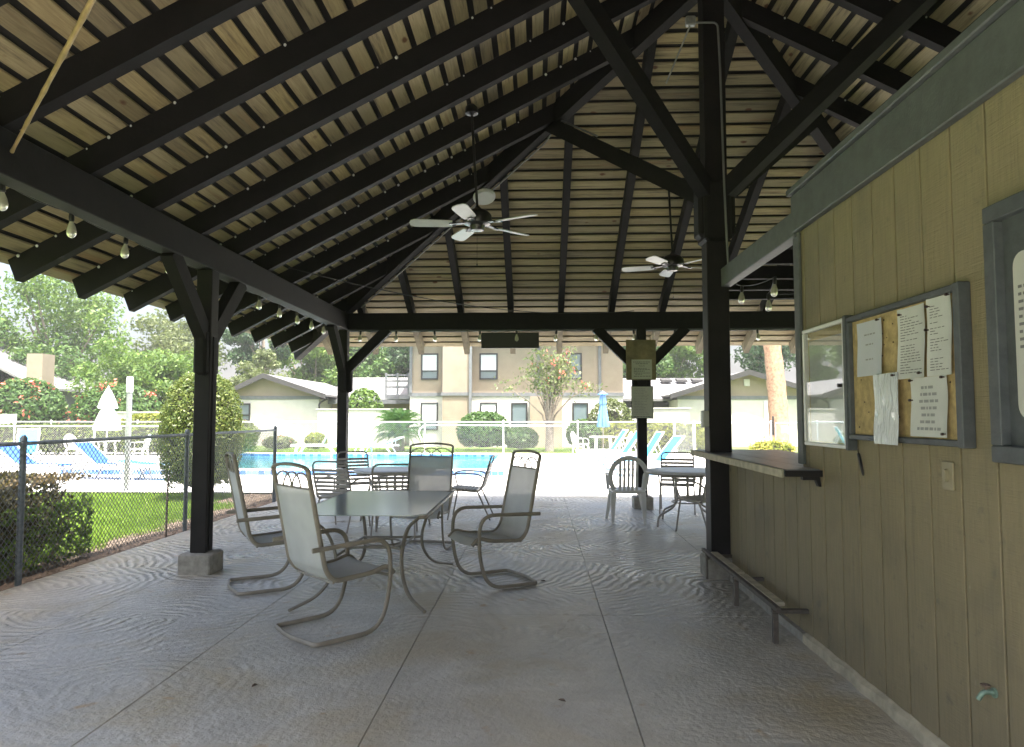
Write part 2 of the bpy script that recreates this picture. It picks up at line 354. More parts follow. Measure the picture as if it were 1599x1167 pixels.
def thing(name, label, cat, loc=(0, 0, 0), rz=0., group=None):
    o = bpy.data.objects.new(name, None); o.empty_display_size = .1; COL.objects.link(o); o.location = loc; o.rotation_euler = (0, 0, rz)
    ORG[o] = Vector(loc); return tag(o, label, cat, group)
def struct(o, kind='structure'): o['kind'] = kind; return o
def dup(root, loc, rz, label, group=None, scale=None):
    r = root.copy(); COL.objects.link(r); r.location = loc; r.rotation_euler = (0, 0, rz); r['label'] = label
    if group: r['group'] = group
    if scale: r.scale = scale
    for ch in list(root.children):
        c = ch.copy(); COL.objects.link(c); c.parent = r
        for g in list(ch.children): d = g.copy(); COL.objects.link(d); d.parent = c
    return r
def fillet(pts, r, n=5):
    P_ = [Vector(p) for p in pts]; out = [P_[0]]
    for i in range(1, len(P_) - 1):
        a, b_, c = P_[i-1], P_[i], P_[i+1]; rr = r[i-1] if hasattr(r, '__len__') else r
        d0, d1 = (a - b_), (c - b_); q = min(rr, d0.length * .49, d1.length * .49); s_, e_ = b_ + d0.normalized() * q, b_ + d1.normalized() * q
        for k in range(n + 1): t = k / n; out.append(s_ * (1-t)**2 + b_ * 2*t*(1-t) + e_ * t*t)
    out.append(P_[-1]); return out

# ------------------------------------------------------------------ ground, deck, pool, slab
PX0, PX1, PY0, PY1 = -11.6, -1.35, 17.9, 26.9        # pool opening
def sheet(name, mat, rects, z, z0=None):
    b = MB()
    for (x0, x1, y0, y1) in rects: b.box(x0, x1, y0, y1, z if z0 is None else z0, z) if z0 is not None else b.add([(x0,y0,z),(x1,y0,z),(x1,y1,z),(x0,y1,z)], [(0,1,2,3)])
    return struct(b.build(name, mat))
def around(X0, X1, Y0, Y1): return [(X0, PX0, Y0, Y1), (PX1, X1, Y0, Y1), (PX0, PX1, Y0, PY0), (PX0, PX1, PY1, Y1)]
sheet('ground', 'ground', around(-400, 400, -200, 600), -.06)
sheet('pool_deck', 'deck', around(-22, 11, 13.55, 28.3) + [(-4.5, 11, 13.012, 13.55)], -.012)
slab = struct(MB().box(-4.44, 7.9, -4.2, 13.0, -.11, -.022).build('pavilion_floor', 'joint'))
xs = [-4.45, -3.31, -2.05, -.79, .47, 1.73, 2.99, 4.25, 5.51, 6.77, 7.95]; ys = [-4.25, 5.30, 13.005]; g_ = .0019
for i in range(len(xs) - 1):
    for j in range(len(ys) - 1):
        MB().bbox(xs[i] + g_, xs[i+1] - g_, ys[j] + g_, ys[j+1] - g_, -.10, 0, .003).build('slab', 'floor', slab)
b = MB(); n = 40
bed = [(-5.15 + .12 * math.sin(k * 1.7) + .06 * math.sin(k * 4.1), 1 + 12.5 * k / n) for k in range(n + 1)]
b.add([(x, y, -.045) for x, y in bed] + [(-4.455, y, -.03) for x, y in bed], [(k, n + 1 + k, n + 2 + k, k + 1) for k in range(n)])
b.add([(-5.6, 12.1, -.04), (-4.455, 11.6, -.04), (-4.455, 13.5, -.04), (-5.7, 13.5, -.04)], [(0, 1, 2, 3)])
struct(b.build('garden_bed', 'soil'))
chips = MB()
for k in range(2600):
    if k < 1900: x, y = -4.47 - .55 * random.random() ** 1.3, 4.5 + 9 * random.random()
    else: x, y = random.uniform(-5.5, -4.5), random.uniform(12.1, 13.4)
    s_ = random.uniform(.008, .03); a = random.random() * PI; dx, dy = math.cos(a) * s_, math.sin(a) * s_; z = -.032 + random.uniform(0, .012)
    chips.add([(x-dx, y-dy, z), (x+dy*.4, y-dx*.4, z+.008), (x+dx, y+dy, z+random.uniform(0, .012)), (x-dy*.4, y+dx*.4, z)], [(0, 1, 2, 3)])
o = chips.build('mulch', 'chip'); struct(o, 'stuff'); tag(o, 'brown mulch and leaf litter along the slab edge under the fence', 'mulch')
# pool
pool = MB(); zb = -1.5
pool.add([(PX0,PY0,zb),(PX1,PY0,zb),(PX1,PY1,zb),(PX0,PY1,zb),(PX0,PY0,-.02),(PX1,PY0,-.02),(PX1,PY1,-.02),(PX0,PY1,-.02)], [(0,1,2,3),(0,4,5,1),(1,5,6,2),(2,6,7,3),(3,7,4,0)])
pool = struct(pool.build('pool_basin', 'basin'))
cp = MB()   # raised near coping with a tiled face, flat coping elsewhere
cp.box(PX0 - .45, PX1 + .5, PY0 - .46, PY0 + .02, -.05, .125); cp.build('coping', 'deck', pool)
cp = MB(); cp.box(PX0 - .40, PX0 + .02, PY0 + .02, PY1, -.05, .03); cp.box(PX1 - .02, PX1 + .40, PY0 + .02, PY1, -.05, .03); cp.box(PX0 - .4, PX1 + .4, PY1, PY1 + .4, -.05, .032)
cp.build('coping', 'deck', pool)
tm = []
for q in range(3):
    t_ = MB().bbox(0, .142, -.012, .0, 0, .105, .003); ob = t_.build('tile', 'tile%d' % (q + 1), pool); tm.append(ob.data); bpy.data.objects.remove(ob)
def tile(x, y, z, rz=0.):
    ob = bpy.data.objects.new('tile', random.choice(tm)); COL.objects.link(ob); ob.parent = pool; ob.location = (x, y, z); ob.rotation_euler = (0, 0, rz)
x = PX0 - .3
while x < PX1 + .42: tile(x, PY0 - .462, .006); x += .152
x = PX0 + .05
while x < PX1 - .15: tile(x, PY1 - .003, -.09); x += .152
n = 40; wb = MB(); wb.add([(PX0, PY0, -.1), (PX1, PY0, -.1), (PX1, PY1, -.1), (PX0, PY1, -.1)], [(0, 1, 2, 3)])
struct(wb.build('pool_water', 'water'))

# grass blades on the near lawn
def quads_mesh(name, V, nper, mat, parent=None):      # V: (n*nper, 3) array, faces of nper corners
    nf = len(V) // nper; me = bpy.data.meshes.new(name); me.vertices.add(len(V)); me.vertices.foreach_set('co', np.asarray(V, np.float32).ravel())
    me.loops.add(len(V)); me.loops.foreach_set('vertex_index', np.arange(len(V), dtype=np.int32))
    me.polygons.add(nf); me.polygons.foreach_set('loop_start', np.arange(0, len(V), nper, dtype=np.int32)); me.polygons.foreach_set('loop_total', np.full(nf, nper, np.int32))
    me.materials.append(M[mat]); me.update(); me.validate(); ob = bpy.data.objects.new(name, me); COL.objects.link(ob)
    if parent: ob.parent = parent
    return ob
def blades(X, Y, z, h):
    n = len(X); a = RNG.random(n) * 2 * PI; wd = .006 + .006 * RNG.random(n); hh = h * (.5 + RNG.random(n)); l1, l2 = (RNG.random(n) - .5) * h * 1.3, (RNG.random(n) - .5) * h * 1.3
    V = np.zeros((n, 3, 3)); V[:, 0] = np.c_[X - wd*np.cos(a), Y - wd*np.sin(a), np.full(n, z)]; V[:, 1] = np.c_[X + wd*np.cos(a), Y + wd*np.sin(a), np.full(n, z)]
    V[:, 2] = np.c_[X + l1, Y + l2, z + hh]; return V.reshape(-1, 3)
n = 90000; Y = 5.2 + (13.5 - 5.2) * RNG.random(n); X = -12 + 7.2 * RNG.random(n); keep = (X < -4.98 + .12 * np.sin(Y * 5)) & (X > -.86 * Y - .3) & ~((X > -5.6) & (Y > 12.1))
o = quads_mesh('lawn_grass', blades(X[keep], Y[keep], -.06, .055), 3, 'grass'); struct(o, 'stuff'); tag(o, 'bright green lawn grass behind the near chain link fence', 'grass')
n = 26000; X = -12 + 18 * RNG.random(n); Y = 28.4 + 4 * RNG.random(n)
o = quads_mesh('verge_grass', blades(X, Y, -.06, .09), 3, 'grass'); struct(o, 'stuff'); tag(o, 'strip of green grass behind the far pool fence', 'grass')

# ------------------------------------------------------------------ pavilion
AX, AY = 1.66, 6.62; ZR, SL = 5.60, .52; RD = .185 * math.sqrt(1 + SL * SL); ZD = ZR + RD; DE = 5.96; HB = 4.80
pav = thing('pavilion', 'open dark timber pavilion with pyramid plank roof and knee braced posts', 'pavilion', (AX, AY, 0))
SIDES = [((-1, 0), 'board_y'), ((0, 1), 'board_x'), ((1, 0), 'board_y'), ((0, -1), 'board_x')]
def sp(o, a, d, z):                                     # slope point: along the eave, out from the apex, height
    t = (-o[1], o[0]); return (AX + o[0] * d + t[0] * a, AY + o[1] * d + t[1] * a, z)
rf = MB()
for o, _ in SIDES:
    D = DE + .05; z1 = ZD - SL * D
    rf.hexa([sp(o, -D, D, z1+.034), sp(o, D, D, z1+.034), sp(o, .01, .01, ZD+.03), sp(o, -.01, .01, ZD+.03), sp(o, -D, D, z1+.085), sp(o, D, D, z1+.085), sp(o, .01, .01, ZD+.085), sp(o, -.01, .01, ZD+.085)], 0)
roof = rf.build('roof', 'felt', pav)
sh = MB()
for o, _ in SIDES:
    D = DE + .09; z1 = ZD - SL * D
    sh.add([sp(o, -D, D, z1+.092), sp(o, D, D, z1+.092), sp(o, 0, 0, ZD+.094)], [(0, 1, 2)])
sh.build('shingles', 'shingle', roof)
PITCH, BW = .1535, .106
RO = {0: -.60, 1: .46, 2: .33, 3: .2}
for si, (o, bm_) in enumerate(SIDES):
    d = .06
    while d < DE + .02:
        d0, d1 = d + random.uniform(-.004, .004), d + BW + random.uniform(-.006, .006)
        if d1 > DE + .04: d1 = DE + .04
        cuts = [-9, 9]
        if d > 2.2 and si < 3: cuts = sorted([-9, RO[si] + .813 * random.randint(int(-d * .75), int(d * .75)), 9])
        for c0, c1 in zip(cuts[:-1], cuts[1:]):
            lo0, hi0, lo1, hi1 = max(-d0, c0 + .003), min(d0, c1 - .003), max(-d1, c0 + .003), min(d1, c1 - .003)
            za, zb_ = ZD - SL * d0, ZD - SL * d1; j = random.uniform(0, .003); za += j; zb_ += j; th = .013
            MB().hexa([sp(o, lo1, d1, zb_), sp(o, hi1, d1, zb_), sp(o, hi0, d0, za), sp(o, lo0, d0, za), sp(o, lo1, d1, zb_+th), sp(o, hi1, d1, zb_+th), sp(o, hi0, d0, za+th), sp(o, lo0, d0, za+th)]).build('board', bm_, roof)
        d += PITCH
blob = MB()
for si, (o, _) in enumerate(SIDES):
    k0 = RO[si]
    for k in range(-8, 9):
        a = k0 + .813 * k
        if abs(a) > DE - .25: continue
        ds = abs(a) + .05; w2 = .046
        def pr(a_, dd, dz): return sp(o, a_, dd, ZD - SL * dd + dz)
        de = DE - random.uniform(0, .02); kx = SL / (1 + SL * SL) * RD
        p = [pr(a-w2, de-.07, -RD), pr(a+w2, de-.07, -RD), pr(a+w2, ds, -RD), pr(a-w2, ds, -RD), pr(a-w2, de, -.002), pr(a+w2, de, -.002), pr(a+w2, ds, -.002), pr(a-w2, ds, -.002)]
        if si == 1:   # far slope: the tails outside the beam are weathered lighter paint
            dm = HB + .09
            q = [pr(a-w2, dm, -RD), pr(a+w2, dm, -RD), p[2], p[3], pr(a-w2, dm, -.002), pr(a+w2, dm, -.002), p[6], p[7]]
            ra = MB().hexa(q).build('rafter', 'dark', pav)
            MB().hexa([p[0], p[1], pr(a+w2, dm, -RD), pr(a-w2, dm, -RD), p[4], p[5], pr(a+w2, dm, -.002), pr(a-w2, dm, -.002)]).build('rafter_tail', 'tailwood', ra)
        else: MB().hexa(p).build('rafter', 'dark', pav)
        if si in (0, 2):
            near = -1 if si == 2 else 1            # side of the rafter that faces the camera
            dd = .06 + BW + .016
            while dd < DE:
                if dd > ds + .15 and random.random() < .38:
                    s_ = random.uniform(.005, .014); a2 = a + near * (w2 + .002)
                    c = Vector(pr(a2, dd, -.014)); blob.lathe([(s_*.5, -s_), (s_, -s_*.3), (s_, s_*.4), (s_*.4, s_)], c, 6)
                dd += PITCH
o = blob.build('pale_spot', 'whitemetal', roof, True); o['kind'] = 'stuff'  # small pale blobs scattered at board gaps along the rafter tops
for sx in (-1, 1):
    for sy in (-1, 1):
        D = DE + .02; hb = MB()
        p0 = Vector((AX, AY, ZD - .13)); p1 = Vector((AX + sx * D, AY + sy * D, ZD - SL * D - .13))
        hb.beam(p0, p1, .12, .24); hb.build('hip_rafter', 'dark', pav)
XL, XR, YN, YF = AX - HB, AX + HB, AY - HB + .02, AY + HB - .02; BZ0, BZ1 = 2.84, 3.11
for nm, bx in (('b', (XL-.075, XL+.075, YN-.3, YF+.10)), ('b', (XR-.075, XR+.075, YN-.3, YF+.10)), ('c', (XL+.078, XR-.078, YF-.075, YF+.075)), ('c', (XL+.078, XR-.078, YN-.075, YN+.075))):
    MB().bbox(*bx, BZ0, BZ1, .006).build('beam', 'dark', pav)
def post(x, y, s=.15, top=BZ0, foot=True, plate=False):
    ob = MB().bbox(x-s/2, x+s/2, y-s/2, y+s/2, .185, top, .008).build('post', 'darkpost', pav)
    if foot:
        f = MB().bbox(x-.15, x+.15, y-.15, y+.15, -.02, .187, .016).build('footing', 'block', ob, True)
    return ob
p1 = post(XL, AY); MB().bbox(XL+.0755, XL+.087, AY-.03, AY+.03, .20, 2.2, .003).build('cover_strip', 'dark', p1)
post(XL, YF); post(AX, YF); post(XR, YF); post(XR, AY); post(XL, YN)
king = post(AX, AY, .20, ZD - .25)
MB().bbox(AX-.125, AX+.125, AY-.16, AY+.16, 3.05, 3.62, .03).build('strut_seat', 'dark', king)
MB().bbox(AX-.17, AX+.17, AY-.115, AY+.115, 3.10, 3.60, .03).build('strut_seat', 'dark', king)
def brace(x, y, dx, dy, z0=2.16, run=.72, top=BZ0 + .02):
    q0 = (x + dx * .02, y + dy * .02, z0); q1 = (x + dx * run, y + dy * run, top)
    MB().beam(q0, q1, .11, .155).build('knee_brace', 'dark', pav)
    MB().bbox(x + dx*.085 - .062, x + dx*.085 + .062, y + dy*.085 - .062, y + dy*.085 + .062, z0 - .33, z0 + .10, .03).build('brace_seat', 'dark', pav)
brace(XL, AY, 0, -1); brace(XL, AY, 0, 1); brace(XL, YF, 0, -1); brace(XL, YF, 1, 0); brace(AX, YF, 1, 0); brace(AX, YF, -1, 0); brace(XR, YF, -1, 0); brace(XL, YN, 0, 1)
for sx in (-1, 1):
    for sy in (-1, 1):
        MB().beam((AX + sx*.06, AY + sy*.06, 3.50), (AX + sx*1.50, AY + sy*1.50, 4.84), .12, .16).build('strut', 'dark', pav)
# batten under the left beam and along the far beam (carries the bulbs)
MB().box(XL-.10, XL-.077, YN, YF, 2.852, 2.895).build('batten', 'greytrim', pav)
MB().box(XL+.1, XR-.1, YF-.030, YF-.005, 2.815, 2.838).build('batten', 'greytrim', pav)

# ------------------------------------------------------------------ bar hut
HX, HY = 1.73, 4.74
hut = thing('bar_hut', 'tan plank sided bar hut with slate grey trim and serving counter', 'hut', (HX, HY, 0))
wallb = MB(); wallb.box(HX+.026, 6.2, -2.4, HY-.03, .0, 2.70); wallb.box(HX+.026, HX+.12, HY-.03, 6.71, .0, 1.06)
wallb = wallb.build('wall', 'joint', hut)
y = 6.72; k = 0
ed = []
while y > -2.4: ed.append(y); y -= .2335
for a, c in zip(ed[:-1], ed[1:]):
    g_ = .0062
    if a <= HY - .02: MB().bbox(HX, HX+.024, c+g_, a-g_, .055, 2.69, .003).build('plank', 'siding', wallb)
    elif c >= HY: MB().bbox(HX, HX+.024, c+g_, a-g_, .055, 1.05, .003).build('plank', 'siding', wallb)
    else: MB().bbox(HX, HX+.024, c+g_, a-g_, .055, 1.05, .003).build('plank', 'siding', wallb); MB().bbox(HX, HX+.024, c+g_, HY-.02, 1.052, 2.69, .003).build('plank', 'siding', wallb)
MB().bbox(HX-.022, HX-.002, 4.66, HY+.012, 1.14, 2.655, .004).build('corner_trim', 'greytrim', hut)
MB().bbox(HX-.002, HX+.10, HY-.018, HY+.012, 1.14, 2.70, .004).build('corner_trim', 'greytrim', hut)
MB().bbox(HX-.05, HX-.003, -2.4, 4.70, 2.655, 2.90, .006).build('fascia', 'greytrim', hut)
MB().bbox(HX-.075, HX+.06, -2.4, 4.715, 2.902, 2.945, .006).build('fascia_cap', 'greytrim', hut)
MB().box(HX+.02, 6.25, -2.4, HY-.02, 2.705, 2.90).build('hut_top', 'dark', hut)
MB().bbox(HX-.045, HX+.045, HY-.06, AY-.103, 2.63, 2.80, .006).build('header', 'greytrim', hut)
cb = MB(); prof = []
n = 60
for k in range(n + 1):
    yy = -2.4 + (4.72 + 2.4) * k / n; j = .006 * math.sin(k * 2.1) + random.uniform(-.004, .004)
    prof.append((yy, j))
vs_ = []
for yy, j in prof: vs_ += [(HX-.032+j, yy, -.01), (HX-.028+j, yy, .05+j*.6), (HX-.004, yy, .064+j*.5), (HX+.02, yy, .064)]
cb.add(vs_, [(4*k+q, 4*k+4+q, 4*k+5+q, 4*k+1+q) for k in range(n) for q in range(3)])
cb.build('curb', 'curb', hut)
cb = MB().box(HX-.03, HX+.02, 4.72, 6.72, -.01, .055).build('curb', 'block', hut)
ct = MB().bbox(1.515, 2.35, 4.42, 7.05, 1.090, 1.118, .004).build('counter', 'greytrim', hut)
for k in range(4): MB().bbox(1.53 + k*.2, 1.725 + k*.2, 4.435, 7.035, 1.116, 1.124, .002).build('counter_plank', 'countertop', ct)
MB().bbox(1.502, 1.516, 4.46, 7.055, 1.070, 1.122, .003).build('edge_trim', 'curb', ct)
MB().bbox(1.505, 1.735, 4.405, 4.4205, 1.082, 1.119, .003).build('end_trim', 'darkpost', ct)
MB().prism([(1.72, 1.088), (1.62, 1.088), (1.62, 1.06), (1.70, 1.06), (1.715, 1.02), (1.73, 1.02)], 1, 4.43, 4.47).build('bracket', 'darkpost', hut)
for yy in (6.06, 6.72, 7.32, 7.9): MB().bbox(1.85, 6.2, yy-.03, yy+.03, 2.74, 2.86, .004).build('joist', 'dark', hut)
MB().bbox(1.90, 2.0, 4.75, 8.2, 2.862, 2.95, .004).build('joist', 'dark', hut)
fr = MB().bbox(1.50, 1.535, 4.62, 6.66, .215, .245, .004).build('foot_rail', 'railwood', hut)
for ya, yb2 in ((4.74, 5.58), (5.63, 6.46)): MB().bbox(1.537, 1.60, ya, yb2, .222, .247, .003).build('rail_board', 'curb', fr)
for yy in (4.70, 5.60, 6.50):
    MB().bbox(1.50, 1.735, yy-.02, yy+.02, .19, .215, .003).build('bracket', 'railwood', fr)
    MB().bbox(1.502, 1.535, yy-.025, yy+.01, .0, .192, .003).build('leg', 'railwood', fr)

# ------------------------------------------------------------------ things on the hut wall (paper faces -X)
def words(bm, x, y0, y1, z0, z1, rows, fill=.8, h=.35, centre=False, m=0):
    # print: y runs from the left edge (y0, far) to the right edge (y1, near)
    dz = (z1 - z0) / rows
    for r in range(rows):
        if random.random() > fill: continue
        z = z1 - dz * (r + .5); L_ = abs(y1 - y0) * (random.uniform(.35, 1) if not centre else random.uniform(.4, .8)); y = y0 - (abs(y1-y0) - L_) / 2 if centre else y0
        e = y - L_
        while y > e:
            l = random.uniform(.012, .04)
            if y - l < e: break
            bm.add([(x, y, z - dz*h/2), (x, y - l, z - dz*h/2), (x, y - l, z + dz*h/2), (x, y, z + dz*h/2)], [(0, 1, 2, 3)], m); y -= l + .008
def sheet_paper(name, label, y0, y1, z0, z1, mat, rows, ink='ink', x=HX-.034, curl=.012, pins=(), wave=0., centre=False, fill=.85, tilt=0., h=.3):
    r = thing(name, label, 'paper', (x, (y0+y1)/2, z0))
    bm = MB(); n, k_ = 8, 8; g = []
    def px(u, v): return x - curl * ((1-v) ** 3) * .5 - curl * .5 * (abs(u-.5)*2)**4 - wave * math.sin(v*9 + u*2)
    for i in range(n+1):
        for j in range(k_+1):
            u, v = i/n, j/k_; g.append((px(u, v), y0 + (y1-y0)*u + tilt*(v-.5) + .004*math.sin(v*7), z0 + (z1-z0)*v - tilt*(u-.5)))
    N_ = len(g); g2 = [(a+.0012, b_, c) for a, b_, c in g]; fs = []
    for i in range(n):
        for j in range(k_): a = i*(k_+1)+j; fs.append((a, a+1, a+k_+2, a+k_+1)); fs.append((a+N_, a+k_+1+N_, a+k_+2+N_, a+1+N_))
    bm.add(g + g2, fs); bm.build('sheet', mat, r, True)
    if rows:
        pm = MB(); words(pm, 0, y0 - .018, y1 + .018, z0 + .02, z1 - .03, rows, fill, h, centre)
        pm.v = [(px((v[1]-y0)/(y1-y0), (v[2]-z0)/(z1-z0)) - .0015, v[1] + tilt*((v[2]-z0)/(z1-z0)-.5), v[2] - tilt*((v[1]-y0)/(y1-y0)-.5)) for v in pm.v]
        pm.build('print', ink, r)['kind'] = 'stuff'
    for (u, v) in pins:
        c = (px(u, v) - .001, y0 + (y1-y0)*u, z0 + (z1-z0)*v)
        MB().tube([c, (c[0]-.007, c[1], c[2]), (c[0]-.009, c[1], c[2]), (c[0]-.018, c[1], c[2])], [.003, .003, .006, .006], 8).build('pin', 'pinred', r)
    return r
def frame_boards(parent, x0, x1, y0, y1, z0, z1, wd, mat):      # y0 > y1 (far edge first)
    for bx in ((y1, y0, z1-wd, z1), (y1, y0, z0, z0+wd), (y0-wd, y0, z0+wd+.0005, z1-wd-.0005), (y1, y1+wd, z0+wd+.0005, z1-wd-.0005)):
        MB().bbox(x0, x1, bx[0], bx[1], bx[2], bx[3], .004).build('frame', mat, parent)
gc = thing('notice_case', 'narrow glazed notice case with reflections beside the counter opening', 'notice case', (HX, 4.24, 1.27))
MB().box(HX-.022, HX-.004, 3.95, 4.53, 1.29, 1.97).build('backing', 'yellowpaper', gc)
MB().box(HX-.0255, HX-.0235, 3.975, 4.50, 1.30, 1.915).build('notice', 'paper', gc)
frame_boards(gc, HX-.052, HX-.003, 4.55, 3.945, 1.27, 1.99, .022, 'whitemetal')
MB().bbox(HX-.056, HX-.003, 3.915, 3.9445, 1.265, 2.0, .004).build('hinge_stile', 'greyframe', gc)
MB().box(HX-.044, HX-.041, 3.967, 4.528, 1.292, 1.968).build('glass', 'acrylic', gc)
MB().tube([(HX-.044, 4.0, 1.62), (HX-.066, 4.0, 1.62)], .011, 10).build('lock', 'black', gc)
ck = thing('cork_board', 'wide cork bulletin board in grey wooden frame with five pinned sheets', 'bulletin board', (HX, 3.4, 1.32))
MB().box(HX-.026, HX-.003, 2.92, 3.89, 1.345, 1.955).build('cork_panel', 'cork', ck)
frame_boards(ck, HX-.05, HX-.002, 3.912, 2.875, 1.325, 1.985, .028, 'greyframe')
MB().bbox(HX-.053, HX-.002, 2.872, 2.915, 1.322, 1.988, .004).build('stile', 'greyframe', ck)
for k in range(34):
    yy, zz = random.uniform(2.96, 3.86), random.uniform(1.37, 1.93); r_ = random.uniform(.002, .0045)
    MB().tube([(HX-.027, yy, zz), (HX-.030, yy, zz)], r_, 6).build('pin_hole', 'pinred', ck)
sheet_paper('notice_sheet', 'blue white single sheet pinned at far top of the cork board', 3.80, 3.535, 1.655, 1.935, 'paperblue', 9, 'inkpale', pins=((.9, .97),), centre=True, fill=.5)
sheet_paper('notice_sheet', 'cream edged printed list pinned in the middle top of the cork board', 3.37, 3.14, 1.62, 1.945, 'paper', 22, pins=((.12, .92), (.85, .06)), curl=.02)
sheet_paper('notice_sheet', 'printed list pinned at top right of the cork board beside the frame', 3.125, 2.945, 1.62, 1.955, 'paper', 24, pins=((.1, .9), (.05, .6), (.95, .98)), curl=.014)
sheet_paper('notice_sheet', 'crumpled shiny plastic sleeve hanging low on the cork board', 3.585, 3.35, 1.315, 1.655, 'sleeve', 0, x=HX-.056, wave=.0025, pins=((.85, .96),))
sheet_paper('notice_sheet', 'large type notice pinned at lower right of the cork board', 3.275, 2.99, 1.36, 1.62, 'paper', 7, 'inkpale', pins=((.05, .96), (.04, .62), (.92, .97), (.95, .06)), centre=True, fill=1., h=.42, curl=.016)
wb_ = thing('message_board', 'large grey framed board with rounded white panel at the right edge', 'board', (HX, 2.3, 1.30))
MB().box(HX-.02, HX-.003, 1.80, 2.66, 1.32, 2.19).build('backing', 'greyframe', wb_)
frame_boards(wb_, HX-.055, HX-.002, 2.70, 1.75, 1.28, 2.23, .062, 'greyframe')
rr = [(2.58 - .05 + .05*math.cos(a), 2.03 - .05 + .05*math.sin(a)) for a in np.linspace(0, PI/2, 6)] + [(1.85, 2.03), (1.85, 1.44)] + [(2.58 - .05 + .05*math.cos(a), 1.44 + .05 + .05*math.sin(a)) for a in np.linspace(-PI/2, 0, 6)]
MB().prism(rr, 0, HX-.028, HX-.022).build('white_panel', 'papergrey', wb_)
pm = MB(); words(pm, HX-.0295, 2.555, 2.0, 1.68, 1.92, 9, 1., .4); pm.build('print', 'ink', wb_)['kind'] = 'stuff'
pl = thing('wall_plate', 'tan painted outlet cover on the plank wall under the cork board', 'outlet', (HX, 3.07, 1.14))
MB().bbox(HX-.010, HX-.001, 3.03, 3.11, 1.14, 1.26, .003).build('plate', 'outlet', pl)
MB().lathe([(.004, 0), (.02, .0), (.018, .012), (.006, .014)], (0, 0, 0), 12).build('knob', 'outlet', pl, True, world=False)
kn = [q for q in pl.children if q.name.startswith('knob')][0]; kn.rotation_euler = (0, -PI/2, 0); kn.location = (-.010, .0, .062); kn.scale = (1.4, .8, 1)
mk = thing('marker_pen', 'black marker pen hanging on a string below the notice case', 'pen', (HX, 3.87, 1.15))
MB().tube([(HX-.012, 3.895, 1.27), (HX-.014, 3.885, 1.25)], .002, 5).build('string', 'cable', mk)
MB().tube([(HX-.014, 3.885, 1.25), (HX-.012, 3.87, 1.21), (HX-.012, 3.845, 1.15), (HX-.012, 3.84, 1.135)], [.008, .008, .006, .002], 8).build('barrel', 'black', mk)
sp_ = thing('water_spigot', 'small verdigris brass spigot low on the tan plank wall', 'spigot', (HX, 2.82, .405))
MB().tube(fillet([(-.001, 0, 0), (-.045, 0, .004), (-.06, .008, -.028)], .016), .0095, 10).build('spout', 'brass', sp_, True, world=False)
MB().tube([(-.001, 0, 0), (-.008, 0, 0)], .019, 12).build('flange', 'brass', sp_, world=False)
MB().tube([(-.033, 0, .0), (-.036, 0, .026)], .0045, 8).build('stem', 'rust', sp_, world=False)
MB().tube([(-.037 + .014*math.cos(a), .014*math.sin(a), .028) for a in np.linspace(0, 2*PI, 13)[:-1]], .004, 6, closed=True).build('handle', 'rust', sp_, world=False)

# ------------------------------------------------------------------ fittings under the roof
def make_fan(label, loc, top, rz):
    r = thing('ceiling_fan', label, 'ceiling fan', (loc[0], loc[1], loc[2] - .12), 0, 'ceiling fans')
    x, y, z = loc
    MB().tube([(x, y, z + .1), (x + top[0], y + top[1], top[2])], .013, 8).build('downrod', 'black', r, True)
    MB().lathe([(.02, -.05), (.065, -.03), (.06, .03), (.03, .06)], (x + top[0], y + top[1], top[2]), 14).build('canopy', 'black', r, True)
    MB().lathe([(.03, -.10), (.06, -.095), (.075, -.05), (.125, -.035), (.14, .0), (.135, .055), (.10, .09), (.045, .11), (.02, .14)], loc, 24).build('motor', 'black', r, True)
    MB().tube([(x, y - .03, z - .1), (x, y - .03, z - .42), (x, y - .03, z - .44)], [.0016, .0016, .008], 6).build('pull_chain', 'black', r)
    for k in range(5):
        a = rz + 2 * PI * k / 5; c, s = math.cos(a), math.sin(a)
        def T(u, v, h): return (x + c*u - s*v, y + s*u + c*v, z - .035 + h)
        vs_ = []; pit = .22
        out = [(.24, .055), (.30, .062), (.55, .070), (.60, .066), (.635, .045), (.645, 0)]; pts = out + [(u, -v) for u, v in out[::-1][1:]]
        top_ = [T(u, v, v*pit + .004) for u, v in pts]; bot = [T(u, v, v*pit - .004) for u, v in pts]; n_ = len(pts)
        bl = MB().add(top_ + bot, [tuple(range(n_-1, -1, -1)), tuple(range(n_, 2*n_))] + [(q, (q+1) % n_, (q+1) % n_ + n_, q + n_) for q in range(n_)]).build('blade', 'fanblade', r)
        MB().beam(T(.11, 0, .01), T(.27, 0, -.008), .05, .008).beam(T(.22, -.035, -.013), T(.22, .035, .006), .03, .008).build('blade_iron', 'black', bl)
    return r
make_fan('near ceiling fan with pale blades on a long rod under the left slope', (-.57, 6.7, 3.32), (-.06, 0, 4.40), rad(43))
make_fan('far ceiling fan hanging above the round table near the king post', (1.70, 8.88, 3.36), (-.04, 0, 4.42), rad(18))
dl = thing('disc_light', 'white round disc light on the underside of the hip rafter', 'light', (-.65, 8.66, 4.16))
MB().lathe([(.01, -.02), (.12, -.018), (.14, 0), (.14, .02), (.05, .03)], (0, 0, 0), 28).build('diffuser', 'fanblade', dl, True, world=False)
MB().tube([(0, 0, .02), (0, .0, .11)], .035, 10).build('stem', 'black', dl, world=False)
dl.rotation_euler = (rad(-24), rad(-10), 0)
cd = thing('electrical_conduit', 'thin grey conduit running down the king post from a junction box', 'conduit', (AX, AY, 2.7))
yy = AY - .115
MB().tube(fillet([(AX-.22, AY-.22, 5.07), (AX+.03, yy-.012, 5.12), (AX+.045, yy-.012, 4.7), (AX+.05, yy-.055, 3.66), (AX+.06, yy-.06, 3.2), (AX+.09, yy-.012, 2.74)], .06), .010, 8).build('pipe', 'conduit', cd, True)
